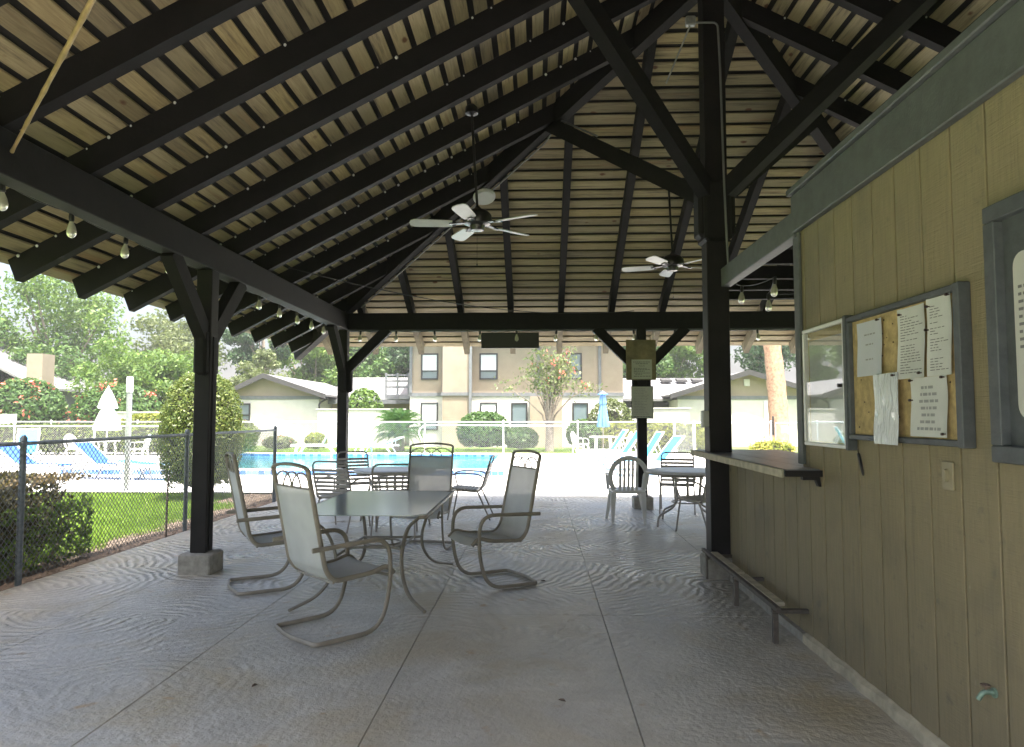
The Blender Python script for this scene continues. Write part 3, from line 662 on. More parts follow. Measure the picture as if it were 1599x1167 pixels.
MB().bbox(AX-.29, AX-.2, AY-.26, AY-.20, 5.03, 5.12, .01).build('junction_box', 'galv', cd)
MB().tube([(AX-.25, AY-.23, 5.03), (AX-.44, AY-.05, 4.58)], .008, 8).build('pipe', 'galv', cd, True)
cd2 = thing('electrical_conduit', 'thin grey conduit following the left hip rafter and strut', 'conduit', (.3, 7.9, 4.8))
hipz = lambda t: ZD - SL * t - .27
MB().tube(fillet([(AX - t + .085, AY + t + .02, hipz(t) + .01) for t in (4.55, 3.2, 1.62)] + [(AX - 1.42, AY + 1.42, 4.88), (AX - 1.0, AY + 1.0, 4.50)], .08), .011, 8).build('pipe', 'conduit', cd2, True)
cw = thing('slack_cable', 'slack black cable sagging from the left beam across to the far beam', 'cable', (XL, 8, 3.1))
MB().tube([(XL + .08 + 4.6*u, 8.6 + 2.68*math.sin(u*PI/2), 3.28 - .55*u*(1-u) - .16*u) for u in np.linspace(0, 1, 24)], .006, 6).build('cable_run', 'cable', cw, True)
# string lights
bm = MB().lathe([(.010, .075), (.016, .07), (.020, .04), (.020, .012), (.014, .0)], (0, 0, -.075), 12).build('socket', 'black'); sock = bm.data; bpy.data.objects.remove(bm)
bm = MB().lathe([(.013, 0), (.016, -.012), (.030, -.05), (.036, -.085), (.033, -.105), (.022, -.122), (.006, -.130)], (0, 0, -.07), 14).build('bulb', 'bulb', None, True); bulb = bm.data; bpy.data.objects.remove(bm)
def string_light(label, pts, ends=()):
    r = thing('string_light', label, 'string light', pts[0], 0); O = Vector(pts[0])
    path = []
    al = list(ends[:1]) + list(pts) + list(ends[1:])
    for p, q in zip(al[:-1], al[1:]):
        p, q = Vector(p), Vector(q)
        for t in (0, .25, .5, .75): v = p.lerp(q, t); v.z -= .10 * t * (1 - t) * 1.0; path.append(v)
    path.append(Vector(al[-1])); MB().tube(path, .0045, 6).build('cord', 'cable', r, True)
    for p in pts:
        s = bpy.data.objects.new('socket', sock); COL.objects.link(s); s.parent = r; s.location = Vector(p) - O; s.rotation_euler = (random.uniform(-.12, .12), random.uniform(-.12, .12), 0); s.scale = (.9,)*3
        g = bpy.data.objects.new('bulb', bulb); COL.objects.link(g); g.parent = s
string_light('string of clear bulbs hanging along the left beam', [(XL-.09, y, 2.865) for y in (4.11, 4.75, 5.41, 6.04, 6.86, 7.46, 8.1, 8.75, 9.39, 10.0, 10.58, 11.15)], [(XL-.09, 3.3, 2.88)])
string_light('string of clear bulbs hanging along the far beam', [(x, YF-.02, 2.83) for x in (-2.86, -2.28, -1.66, -.92, -.33, .31, .93, 1.54, 2.2, 2.86, 3.5, 4.13, 4.75)])
string_light('short cluster of clear bulbs hanging beyond the counter header', [(2.0, 6.95, 2.72), (2.12, 6.35, 2.69), (2.3, 7.1, 2.67), (2.62, 6.6, 2.62)], [(1.74, 6.5, 2.74)])

hb = thing('hanging_board', 'plain dark board hung under the far beam by short hooks', 'board', (-.44, YF, 2.53))
MB().bbox(-.90, .03, YF-.018, YF+.012, 2.54, 2.795, .004).build('panel', 'black', hb)
for xx in (-.72, -.28, -.10): MB().tube([(xx, YF-.002, 2.79), (xx, YF-.002, 2.842)], .004, 6).build('hook', 'cable', hb)
# notices on the centre far post (face -Y)
py_ = YF - .076
s1 = thing('rules_sign', 'brown plywood backboard with white rules notice on the far post', 'sign', (AX, py_, 2.02))
MB().bbox(1.41, 1.88, py_-.024, py_-.002, 2.02, 2.66, .004).build('backboard', 'signwood', s1)
MB().box(1.495, 1.815, py_-.029, py_-.0245, 2.035, 2.345).build('notice', 'papergrey', s1)
pm = MB()
def wordx(bm, y, x0, x1, z, h):
    x = x0
    while x < x1 - .01:
        l = min(random.uniform(.015, .05), x1 - x); bm.add([(x, y, z-h/2), (x+l, y, z-h/2), (x+l, y, z+h/2), (x, y, z+h/2)], [(0, 1, 2, 3)]); x += l + .008
for z, x0, x1, h in ((2.305, 1.52, 1.79, .012), (2.277, 1.56, 1.75, .012), (2.205, 1.53, 1.73, .010), (2.185, 1.53, 1.78, .010), (2.16, 1.53, 1.70, .012), (2.13, 1.53, 1.785, .010), (2.11, 1.55, 1.66, .009), (2.08, 1.53, 1.79, .011)): wordx(pm, py_-.0302, x0, x1, z, h)
pm.build('print', 'ink', s1)['kind'] = 'stuff'
def text(name, body, size, loc, rot, mat, parent):
    cu = bpy.data.curves.new(name, 'FONT'); cu.body = body; cu.size = size; cu.align_x = 'CENTER'; cu.align_y = 'CENTER'; cu.extrude = .0004
    ob = bpy.data.objects.new(name, cu); COL.objects.link(ob); dg = bpy.context.evaluated_depsgraph_get(); me = bpy.data.meshes.new_from_object(ob.evaluated_get(dg)); bpy.data.objects.remove(ob)
    me.materials.clear(); me.materials.append(M[mat]); o = bpy.data.objects.new(name, me); COL.objects.link(o); o.parent = parent; o.location = Vector(loc) - ORG[parent]; o.rotation_euler = rot; return o
text('heading', 'RULES', .034, (1.655, py_-.0302, 2.242), (PI/2, 0, 0), 'ink', s1)
s2 = thing('pool_notice', 'grey laminated notice with dark edge below the rules sign', 'sign', (AX, py_, 1.41))
MB().bbox(1.488, 1.832, py_-.014, py_-.002, 1.41, 1.925, .003).build('backing', 'black', s2)
MB().box(1.498, 1.822, py_-.018, py_-.0145, 1.422, 1.915).build('sheet', 'papergrey', s2)
pm = MB()
for k in range(17): wordx(pm, py_-.0192, 1.53, 1.53 + random.uniform(.14, .26), 1.88 - k*.025, .008)
pm.build('print', 'inkpale', s2)['kind'] = 'stuff'; pm = MB(); wordx(pm, py_-.0192, 1.52, 1.80, 1.44, .012); pm.build('print', 'ink', s2)['kind'] = 'stuff'
ob_ = thing('outlet_box', 'grey weatherproof outlet box on the left face of the king post', 'outlet', (AX-.1, AY, 1.34))
MB().bbox(AX-.162, AX-.101, AY-.10, AY-.02, 1.35, 1.50, .008).build('box', 'galv', ob_)
MB().bbox(AX-.155, AX-.105, AY-.114, AY-.1005, 1.355, 1.495, .004).build('cover', 'papergrey', ob_)
cn = thing('bamboo_cane', 'yellow bamboo cane leaning across the left beam under the roof', 'cane', (-3.0, 3.9, 3.0))
q0, q1 = Vector((-3.02, 3.92, 3.0)), Vector((-1.80, 2.85, 3.38)); pts = [q0.lerp(q1, t) for t in np.linspace(-.03, 1.25, 33)]
MB().tube(pts, [.009 + .006*k/33 + (.0025 if k % 5 == 0 else 0) for k in range(33)], 9).build('stem', 'bamboo', cn, True)

# ------------------------------------------------------------------ furniture
def make_sling():
    r = thing('sling_chair', '', 'patio chair', (0, 0, 0), 0, 'high backed sling chairs round the glass table'); W_ = .285; z0 = .018
    half = [(-.30, W_, .605), (.27, W_, .625), (.285, W_, .30), (.20, W_, z0), (-.25, W_, z0)]
    L_ = fillet(half, [.14, .3, .16, .05], 7)[:-1]; R_ = [Vector((p.x, -p.y, p.z)) for p in L_]
    rear = fillet([(-.20, W_, z0), (-.27, W_, z0), (-.31, 0, z0), (-.27, -W_, z0), (-.20, -W_, z0)], [.06, .1, .06], 5)
    MB().tube(L_[:] + rear + R_[::-1], .0165, 8, up=(0, 1, 0), ry=.0115).build('base_frame', 'bronze', r, True, world=False)
    V_ = .252; side = [(-.315, 1.07), (-.19, .46), (-.13, .385), (.16, .40), (.27, .435), (.33, .375)]
    sp3 = fillet([(x, 0, z) for x, z in side], [.25, .12, .2, .07], 6)
    tp = [Vector((-.322, V_*math.cos(a), 1.10 + .035*math.sin(a))) for a in np.linspace(PI, 0, 13)]
    lp = [Vector((p.x, -V_, p.z)) for p in sp3][::-1]; rp = [Vector((p.x, V_, p.z)) for p in sp3]
    MB().tube(lp + tp + rp, .017, 8, up=(0, 1, 0), ry=.012).build('seat_frame', 'bronze', r, True, world=False)
    xb = lambda z: -.315 + (1.07 - z) / .61 * .125
    cbm = MB(); cbm.tube([(xb(1.0) , -V_, .985), (xb(1.0), V_, .985)], .008, 6)
    for c in (-.128, 0, .128):
        cbm.tube([(xb(1.03), c + .122*math.cos(a), .985 + .098*math.sin(a)) for a in np.linspace(0, PI, 11)], .0065, 6)
    cbm.build('back_arches', 'bronze', r, True, world=False)
    MB().tube([(.265, -W_, .375), (.255, 0, .365), (.265, W_, .375)], .011, 6).tube([(-.13, -V_, .375), (-.13, V_, .375)], .009, 6).build('cross_bar', 'bronze', r, True, world=False)
    pr = [p for p in sp3 if p.z < .98]; pr = [Vector((xb(.98), 0, .98))] + pr
    dense = []
    for a, c in zip(pr[:-1], pr[1:]):
        for t in (0, .5): dense.append(a.lerp(c, t))
    dense.append(pr[-1]); ny = 8; vs_ = []; m_ = len(dense)
    for i, p in enumerate(dense):
        for j in range(ny + 1):
            u = j/ny*2 - 1; sag = .014*(1-u*u); d = Vector((0, 0, -sag)) if p.z < .46 else Vector((-sag, 0, 0)); vs_.append((p.x + d.x, u*(V_-.006), p.z + d.z))
    N_ = len(vs_); vs_ += [(a, b_, c - .004) if c < .46 else (a - .004, b_, c) for a, b_, c in vs_]; fs = []
    for i in range(m_-1):
        for j in range(ny): a = i*(ny+1)+j; fs.append((a, a+1, a+ny+2, a+ny+1)); fs.append((a+N_, a+ny+1+N_, a+ny+2+N_, a+1+N_))
    MB().add(vs_, fs).build('sling', 'sling', r, True, world=False)
    return r
ch = make_sling()
def place(proto, first, loc, rz, label, group=None, scale=None):
    if first:
        proto.location = loc; proto.rotation_euler = (0, 0, rz); proto['label'] = label
        if scale: proto.scale = scale
        return proto
    return dup(proto, loc, rz, label, group, scale)
place(ch, True, (-1.40, 4.88, 0), rad(45), 'nearest high backed sling chair, turned away at the near left table corner')
place(ch, False, (-2.32, 6.12, 0), rad(31), 'high backed sling chair at the left side of the glass table, beside the footed post')
place(ch, False, (-.38, 6.335, 0), rad(209.5), 'high backed sling chair alone at the right side of the glass table')
place(ch, False, (-1.26, 7.90, 0), rad(-97), 'high backed sling chair at the far end of the glass table, facing the camera')
def glass_table():
    r = thing('glass_table', 'rectangular obscure glass patio table with curved bronze legs', 'table', (-1.335, 6.14, 0)); hx, hy, z = .515, .88, .705; c = .09
    oct_ = lambda hx, hy, c: [(-hx+c, -hy), (hx-c, -hy), (hx, -hy+c), (hx, hy-c), (hx-c, hy), (-hx+c, hy), (-hx, hy-c), (-hx, -hy+c)]
    MB().prism(oct_(hx-.012, hy-.012, c), 2, z + .006, z + .013).build('glass_top', 'tableglass', r, world=False)
    MB().tube(fillet([(x, y, z) for x, y in oct_(hx, hy, .03)] + [(-hx+.03, -hy, z), (hx-.03, -hy, z)], .02, 2)[1:-1], .011, 8, ry=.014, closed=False).build('rim', 'bronze', r, True, world=False)
    for sx in (-1, 1):
        for sy in (-1, 1):
            p = fillet([(sx*(hx-.06), sy*(hy-.10), z-.01), (sx*(hx-.20), sy*(hy-.30), .58), (sx*(hx-.27), sy*(hy-.42), .30), (sx*(hx-.19), sy*(hy-.26), .08), (sx*(hx-.01), sy*(hy-.03), .014)], .22, 7)
            MB().tube(p, .0165, 8, ry=.012).build('leg', 'bronze', r, True, world=False)
    for sy in (-1, 1):
        MB().tube(fillet([(-hx+.25, sy*(hy-.40), .34), (-hx+.30, sy*.25, .37), (hx-.30, sy*.25, .37), (hx-.25, sy*(hy-.40), .34)], .1), .011, 8).build('stretcher', 'bronze', r, True, world=False)
    MB().tube([(-.22, -.26, .37), (-.22, .26, .37)], .011, 8).tube([(.22, -.26, .37), (.22, .26, .37)], .011, 8).build('stretcher', 'bronze', r, True, world=False)
    MB().tube([(.16*math.cos(a), .16*math.sin(a), .37) for a in np.linspace(0, 2*PI, 24)[:-1]], .009, 6, closed=True).build('umbrella_ring', 'bronze', r, True, world=False)
glass_table()
def make_strap():
    r = thing('strap_chair', '', 'patio chair', (0, 0, 0), 0, 'strap chairs'); W_ = .245; f = MB()
    bk = [(-.19, .40), (-.34, .88)]
    f.tube(fillet([(.25, -W_, .42), (-.19, -W_, .39), (-.345, -W_, .88), (-.345, W_, .88), (-.19, W_, .39), (.25, W_, .42)], [.08, .09, .09, .08], 5), .0125, 8).tube([(.245, -W_, .42), (.245, W_, .42)], .0125, 8)
    f.build('seat_frame', 'strapframe', r, True, world=False)
    for s in (-1, 1):
        MB().tube(fillet([(.20, s*W_, .415), (.26, s*(W_+.03), .62), (.10, s*(W_+.03), .655), (-.16, s*(W_+.03), .64), (-.25, s*W_, .58)], [.07, .06, .1], 5), .011, 8).build('arm', 'strapframe', r, True, world=False)
        MB().tube([(.19, s*W_, .415), (.27, s*(W_+.01), .0)], .0115, 8).build('leg', 'strapframe', r, True, world=False)
        MB().tube([(-.15, s*W_, .395), (-.33, s*(W_+.01), .0)], .0115, 8).build('leg', 'strapframe', r, True, world=False)
    for k in range(7):
        t = (k + .6) / 7.4; x, z = -.20 - .135*t, .43 + .38*t; n_ = Vector((.955, 0, .30)); h_ = .0175
        MB().add([(x-.012+h_*.3, -W_-.012, z-h_), (x-.012+h_*.3, W_+.012, z-h_), (x-.012-h_*.3, W_+.012, z+h_), (x-.012-h_*.3, -W_-.012, z+h_)] + [(x+.012+h_*.3, -W_-.012, z-h_), (x+.012+h_*.3, W_+.012, z-h_), (x+.012-h_*.3, W_+.012, z+h_), (x+.012-h_*.3, -W_-.012, z+h_)], [(0, 1, 2, 3), (7, 6, 5, 4), (0, 4, 5, 1), (3, 2, 6, 7)]).build('strap', 'strap', r, world=False)
    for k in range(8):
        x = -.13 + k*.046; z = .408 + k*.0035
        MB().box(x-.0165, x+.0165, -W_-.012, W_+.012, z-.013, z+.013).build('strap', 'strap', r, world=False)
    return r
stp = make_strap()
place(stp, True, (-2.52, 9.2, 0), rad(75), 'strap chair with its slatted back to the camera, left of the far round table')
place(stp, False, (-1.74, 8.72, 0), rad(97), 'strap chair in front of the far round table, half hidden by the high backed chair')
place(stp, False, (-.98, 10.25, 0), rad(178), 'strap chair seen side on, right of the far round table')
place(stp, False, (-2.78, 11.0, 0), rad(-60), 'strap chair behind the far round table beside the corner post')
place(stp, False, (2.12, 10.95, 0), rad(-102), 'strap chair facing the camera behind the right hand round table')
place(stp, False, (2.10, 9.02, 0), rad(120), 'strap chair partly hidden behind the bar end at the right hand round table')
def round_table(first, loc, label):
    global rtab
    if first:
        r = thing('round_table', label, 'table', loc, rad(30), 'round patio tables'); rtab = r
        MB().lathe([(.10, .695), (.55, .695), (.565, .70), (.565, .718), (.555, .724), (.2, .724)], (0, 0, 0), 40).build('table_top', 'rattop', r, True, world=False)
        MB().tube([(.52*math.cos(a), .52*math.sin(a), .684) for a in np.linspace(0, 2*PI, 33)[:-1]], .012, 6, closed=True).build('apron_ring', 'strapframe', r, True, world=False)
        for k in range(4):
            a = k*PI/2; c, s = math.cos(a), math.sin(a)
            MB().tube([(p.x*c - p.z*0, p.x*s, p.z) for p in fillet([(.26, 0, .69), (.20, 0, .26), (.50, 0, .14), (.52, 0, .0)], [.10, .06], 6)], .014, 8).build('leg', 'strapframe', r, True, world=False)
        for z in (.62, .30): MB().tube([(.21*math.cos(a), .21*math.sin(a), z) for a in np.linspace(0, 2*PI, 25)[:-1]], .009, 6, closed=True).build('stretcher_ring', 'strapframe', r, True, world=False)
        MB().tube([(0, 0, .3), (0, 0, .70)], .02, 8).build('umbrella_tube', 'strapframe', r, True, world=False)
    else: dup(rtab, loc, rad(75), label)
round_table(True, (2.02, 9.72, 0), 'round pale topped patio table at right between the bar end and far post')
round_table(False, (-1.95, 9.75, 0), 'round patio table with grey top in the left background behind the glass table')
def make_resin(mat, arms=True):
    r = thing('resin_chair', '', 'plastic chair', (0, 0, 0), 0)
    bk = [(-.20 - .10*t, 0, .40 + .44*t) for t in (0, 1)]
    hoop = []
    for a in np.linspace(-.22*PI, 1.22*PI, 25):
        y, z = .245*math.cos(a), .60 + .255*math.sin(a); hoop.append((-.20 - .12*(z-.40)/.45, y, z))
    MB().tube(hoop, .034, 8, ry=.012, up=(1, 0, 0)).build('back_hoop', mat, r, True, world=False)
    for k in range(5):
        y = (k-2)*.056; zt = .60 + .245*math.sqrt(max(0, 1-(y/.245)**2))
        MB().hexa([(-.205, y-.018, .41), (-.205, y+.018, .41), (-.193, y+.018, .41), (-.193, y-.018, .41), (-.20-.12*(zt-.40)/.45-.006, y-.016, zt), (-.20-.12*(zt-.40)/.45-.006, y+.016, zt), (-.20-.12*(zt-.40)/.45+.006, y+.016, zt), (-.20-.12*(zt-.40)/.45+.006, y-.016, zt)]).build('slat', mat, r, world=False)
    MB().lathe([(.12, .395), (.25, .395), (.265, .41), (.26, .43), (.235, .425), (.1, .415)], (0, 0, 0), 28).build('seat', mat, r, True, world=False)
    MB().bbox(-.235, .235, -.225, .225, .386, .408, .01).build('seat_edge', mat, r, world=False)
    for sx, sy in ((1, 1), (1, -1), (-1, 1), (-1, -1)):
        tx, ty = sx*.20, sy*.20; bx, by = (.26 if sx > 0 else -.235), sy*(.27 if sx > 0 else .215); z1 = .40
        MB().hexa([(bx-.014, by-.018, 0), (bx+.014, by-.018, 0), (bx+.014, by+.018, 0), (bx-.014, by+.018, 0), (tx-.028, ty-.038, z1), (tx+.028, ty-.038, z1), (tx+.028, ty+.038, z1), (tx-.028, ty+.038, z1)]).build('leg', mat, r, world=False)
    if arms:
        for s in (-1, 1): MB().tube(fillet([(-.24, s*.25, .62), (.10, s*.275, .635), (.21, s*.265, .60), (.225, s*.245, .40)], [.05, .06], 5), .024, 8, ry=.010).build('arm', mat, r, True, world=False)
    return r
rc = make_resin('greyplastic', True); place(rc, True, (1.24, 9.98, 0), rad(88), 'greyed white plastic slat back chair with its back to the camera, before the far post', None, (1, 1, 1.04))
rw = make_resin('white'); G_ = 'white plastic chairs by the pool'
rw['group'] = G_
place(rw, True, (1.62, 26.9, -.01), rad(20), 'white plastic armchair at the left of the poolside table with blue parasol')
place(rw, False, (3.22, 27.0, -.01), rad(190), 'white plastic armchair right of the table with blue parasol', G_)
place(rw, False, (-14.75, 22.4, -.01), rad(-10), 'white plastic armchair left of the closed white parasol', G_)
place(rw, False, (-12.75, 22.4, -.01), rad(190), 'white plastic armchair right of the closed white parasol beside the grey pole', G_)
def make_lounger(mat, label, loc, rz, back=48, group='pool loungers'):
    r = thing('sun_lounger', label, 'sun lounger', loc, rz, group); hx, W_ = .95, .31; B = rad(back)     # head at +x
    for s in (-1, 1):
        MB().bbox(-hx, .78, s*W_-.025, s*W_+.025, .29, .36, .012).build('rail', 'white', r, world=False)
        MB().tube(fillet([(-.72, s*W_, .31), (-.80, s*(W_+.01), .0)], .05), [.03, .022], 8).build('leg', 'white', r, True, world=False)
        MB().tube([(-.45, s*W_, .31), (-.62, s*(W_+.01), .0)], [.03, .022], 8).build('leg', 'white', r, True, world=False)
        MB().tube([(.45, s*W_, .31), (.68, s*(W_+.01), .0)], [.03, .022], 8).build('leg', 'white', r, True, world=False)
    MB().bbox(-hx+.03, .20, -W_+.026, W_-.026, .325, .345, .005).build('seat_sling', mat, r, world=False)
    L_ = .78; c, s = math.cos(B), math.sin(B)
    bp = MB().hexa([(.22, -W_+.05, .335), (.22+L_*c, -W_+.05, .335+L_*s), (.22+L_*c, W_-.05, .335+L_*s), (.22, W_-.05, .335), (.22-.02*s, -W_+.05, .335+.02*c), (.22+L_*c-.02*s, -W_+.05, .335+L_*s+.02*c), (.22+L_*c-.02*s, W_-.05, .335+L_*s+.02*c), (.22-.02*s, W_-.05, .335+.02*c)]).build('back_sling', mat, r, world=False)
    for q in (-1, 1): MB().beam((.20, q*(W_-.03), .34), (.22+(L_+.04)*c, q*(W_-.03), .34+(L_+.04)*s), .05, .035).build('back_rail', 'white', r, world=False)
    MB().beam((.22+(L_+.02)*c, -W_+.055, .34+(L_+.02)*s), (.22+(L_+.02)*c, W_-.055, .34+(L_+.02)*s), .06, .035).build('head_rail', 'white', r, world=False)
    MB().tube([(.22+.5*c, -.2, .335+.5*s), (.66, -.2, .33)], .014, 6).build('prop', 'white', r, world=False); MB().tube([(.22+.5*c, .2, .335+.5*s), (.66, .2, .33)], .014, 6).build('prop', 'white', r, world=False)
make_lounger('blue', 'light blue lounger farthest from the camera in the right hand row', (2.25, 23.6, -.01), rad(8), 56)
make_lounger('blue', 'light blue lounger second farthest in the right hand row', (2.45, 21.8, -.01), rad(10), 55)
make_lounger('blue', 'light blue lounger just right of the far post', (2.75, 19.7, -.01), rad(9), 58)
make_lounger('blue', 'light blue lounger nearest the camera in the right hand row', (2.85, 17.9, -.01), rad(14), 50)
make_lounger('blue2', 'royal blue lounger nearest the grey pole on the left deck', (-9.95, 16.4, -.01), rad(172), 38)
make_lounger('blue2', 'royal blue lounger behind the clipped russet hedge at the left edge', (-11.75, 16.3, -.01), rad(170), 34)
make_lounger('blue', 'pale blue high backed lounger at the far left by the hedge', (-16.0, 21.8, -.01), rad(120), 62)
make_lounger('blue', 'low blue lounger with flat back in the left row behind the royal blue pair', (-8.75, 16.2, -.01), rad(175), 6)
make_lounger('teal', 'turquoise lounger across the pool left of the corner post', (-8.6, 27.55, -.01), rad(12), 62)
make_lounger('teal', 'white framed lounger across the pool right of the corner post', (-6.2, 27.45, -.01), rad(-8), 22)
def pool_table(label, loc):
    r = thing('pool_table', label, 'table', loc, 0, 'white poolside tables')
    MB().lathe([(.2, .66), (.50, .66), (.52, .675), (.52, .70), (.2, .705)], (0, 0, 0), 28).build('table_top', 'white', r, True, world=False)
    for k in range(4):
        a = PI/4 + k*PI/2; MB().tube([(.36*math.cos(a), .36*math.sin(a), .67), (.42*math.cos(a), .42*math.sin(a), 0)], [.034, .024], 8).build('leg', 'white', r, True, world=False)
pool_table('white round plastic table under the closed blue parasol', (2.48, 27.0, -.01)); pool_table('white round plastic table under the closed white parasol', (-13.7, 22.0, -.01))
def parasol(label, loc, mat, tiers):
    r = thing('parasol', label, 'parasol', loc, 0)
    MB().tube([(0, 0, .0), (0, 0, 2.34)], .019, 8).build('pole', 'whitemetal' if mat == 'canvas' else 'bronze', r, True, world=False)
    MB().lathe([(.22, 0), (.24, .03), (.2, .06), (.05, .09), (.04, .2)], (0, 0, 0), 20).build('base', 'white', r, True, world=False)
    for (z0, z1, r0, r1) in tiers:
        MB().lathe([(r0*.92, z0), (r0, z0+.03), (r0*.72+r1*.28, z0+(z1-z0)*.4), (r0*.35+r1*.65, z0+(z1-z0)*.75), (r1, z1)], (0, 0, 0), 48, star=.20, k=8).build('canopy', mat, r, True, world=False)
    MB().lathe([(.012, 2.34), (.022, 2.37), (.012, 2.41), (.004, 2.43)], (0, 0, 0), 10).build('finial', 'whitemetal', r, True, world=False)
parasol('closed white two tier parasol on the left deck', (-13.55, 22.0, -.01), 'canvas', [(1.02, 1.80, .35, .10), (1.70, 2.36, .25, .02)])
parasol('closed blue parasol by the far pool fence', (2.48, 27.0, -.01), 'bluecanvas', [(1.05, 1.95, .20, .08), (1.9, 2.3, .12, .08), (2.26, 2.38, .17, .03)])
# ------------------------------------------------------------------ fences and poles
def chain(bm, p0, p1, z0, z1, s, r):
    p0, p1 = Vector(p0), Vector(p1); L_ = (p1-p0).length; d = (p1-p0).normalized(); nr = Vector((-d.y, d.x, 0)); h = z1 - z0
    for sg in (1, -1):
        u = -h
        while u < L_ + h:
            a, c = (u, u + h) if sg > 0 else (u + h, u)       # along positions at bottom and top
            t0, t1 = 0., 1.
            for lo, hi in ((0, L_),):
                if a == c: continue
                q = sorted(((lo-a)/(c-a), (hi-a)/(c-a))); t0, t1 = max(t0, q[0]), min(t1, q[1])
            if t1 > t0 + .01:
                A = p0 + d*(a+(c-a)*t0) + Vector((0, 0, z0+h*t0)); B = p0 + d*(a+(c-a)*t1) + Vector((0, 0, z0+h*t1)); off = nr*(r*sg)
                dv = (B-A).normalized(); q1 = nr*r; q2 = dv.cross(nr)*r
                bm.add([A+off+q1, A+off-q1*.5+q2, A+off-q1*.5-q2, B+off+q1, B+off-q1*.5+q2, B+off-q1*.5-q2], [(0, 1, 4, 3), (1, 2, 5, 4), (2, 0, 3, 5)])
            u += s
def fence(label, pts, posts, h, mats, s, r, pr=.024, second=None, base=-.02):
    f = thing('chain_link_fence', label, 'fence', pts[0], 0); pm, wm = mats
    bm = MB()
    for a, c in zip(pts[:-1], pts[1:]): chain(bm, (a[0], a[1], 0), (c[0], c[1], 0), .03, h - .02, s, r)
    o = bm.build('wire_mesh', wm, f); o['kind'] = 'stuff'
    for a, c in zip(pts[:-1], pts[1:]):
        MB().tube([(a[0], a[1], h), (c[0], c[1], h)], pr*.8, 8).build('top_rail', pm, f, True)
        if second: MB().tube([(a[0], a[1], second), (c[0], c[1], second)], pr*.7, 8).build('rail', pm, f, True)
    for q in posts:
        o = MB().tube([(q[0], q[1], base), (q[0], q[1], h + .03)], pr * (q[2] if len(q) > 2 else 1), 10).build('post', pm, f, True)
        MB().lathe([(pr*1.25, 0), (pr*1.25, .03), (pr*.5, .055)], (q[0], q[1], h + .02), 10).build('cap', pm, o, True)
    return f
FX = -4.50
fence('near chain link fence with dark grey posts along the slab edge', [(FX, 2.0, 0), (FX, 12.1, 0)], [(FX, 3.1), (FX, 6.1, 1.1), (FX, 9.02, 1.1), (FX, 12.1, 1.25)], 1.21, ('galvdark', 'wire'), .062, .0034)
fence('far white railed pool fence running across behind the pool', [(-24, 28.35, 0), (5.4, 28.35, 0)], [(x, 28.35) for x in (-22.5, -19.8, -16.2, -13.3, -10.5, -7.6, -4.5, -1.35, 1.6, 4.2)] + [(5.4, 28.35, 1.7)], 1.22, ('whitemetal', 'galv'), .085, .0022, .028)
fence('right hand chain link fence with white posts beside the pine trunk', [(5.4, 28.3, 0), (5.45, 25.0, 0), (8.55, 26.4, 0)], [(5.45, 25.0, 1.7), (5.9, 25.2), (7.75, 26.0, 1.4), (8.55, 26.4)], 1.22, ('whitemetal', 'galv'), .085, .0022, .028)
fence('short left pool fence with white rails behind the white parasol', [(-24, 24.6, 0), (-10.9, 24.6, 0)], [(x, 24.6) for x in (-22, -18.5, -15.6, -12.6)], 1.10, ('whitemetal', 'galv'), .085, .0022, .026)
gt = thing('pool_gate', 'chain link gate with white notices and black latch by the pine trunk', 'gate', (8.7, 26.4, 0))
for bx in (((8.72, 26.45, .08), (8.72, 26.45, 1.2)), ((9.7, 26.75, .08), (9.7, 26.75, 1.2)), ((8.72, 26.45, 1.2), (9.7, 26.75, 1.2)), ((8.72, 26.45, .08), (9.7, 26.75, .08))): MB().tube(bx, .024, 8).build('gate_frame', 'galv', gt, True)
bm = MB(); chain(bm, (8.74, 26.46, 0), (9.68, 26.74, 0), .1, 1.18, .085, .0022); o = bm.build('wire_mesh', 'galv', gt); o['kind'] = 'stuff'
MB().bbox(8.93, 9.16, 26.44, 26.45, .86, 1.10, .002).build('notice', 'white', gt); MB().bbox(9.17, 9.38, 26.50, 26.51, .80, 1.06, .002).build('notice', 'white', gt)
MB().bbox(8.58, 8.64, 26.34, 26.40, .75, 1.45, .01).build('latch', 'black', gt)
pp = thing('steel_pole', 'tall galvanised steel pole with a cap standing on the left deck edge', 'pole', (-8.04, 13.75, 0))
MB().tube([(-8.04, 13.75, -.05), (-8.04, 13.75, 2.2)], .052, 14).build('shaft', 'galv', pp, True); MB().lathe([(.062, -.28), (.062, 0), (.05, .03)], (-8.04, 13.75, 2.2), 14).build('cap', 'whitemetal', pp, True)
stk = thing('garden_stake', 'thin rusty stake leaning by the fence on the lawn edge', 'stake', (FX-.02, 8.62, 0))
MB().tube([(FX-.03, 8.62, -.05), (FX-.02, 8.6, .4), (FX-.03, 8.64, .72)], [.012, .013, .010], 7).build('rod', 'rust', stk, True)
hk = thing('rescue_hook', 'white life hook pole hung level on the far pool fence', 'pole', (-2, 28.3, 1.1))
MB().tube(fillet([(-4.6, 28.28, .50), (-4.75, 28.28, .82), (-4.55, 28.28, 1.08), (-4.2, 28.28, 1.10), (1.1, 28.28, 1.06)], [.15, .15, .1], 5), .026, 8).build('shaft', 'white', hk, True)
for q, (x, lab) in enumerate(((-5.15, 'left curved steel pool handrail standing in front of the far coping'), (-4.35, 'right curved steel pool handrail standing in front of the far coping'))):
    hr = thing('pool_handrail', lab, 'handrail', (x, 20, 0), 0, 'pool handrails')
    MB().tube(fillet([(x, PY0-.2, .1), (x, PY0-.2, .86), (x, PY0+.75, .60), (x, PY0+.85, -.5)], [.12, .15], 5), .021, 8).build('rail', 'galv', hr, True)

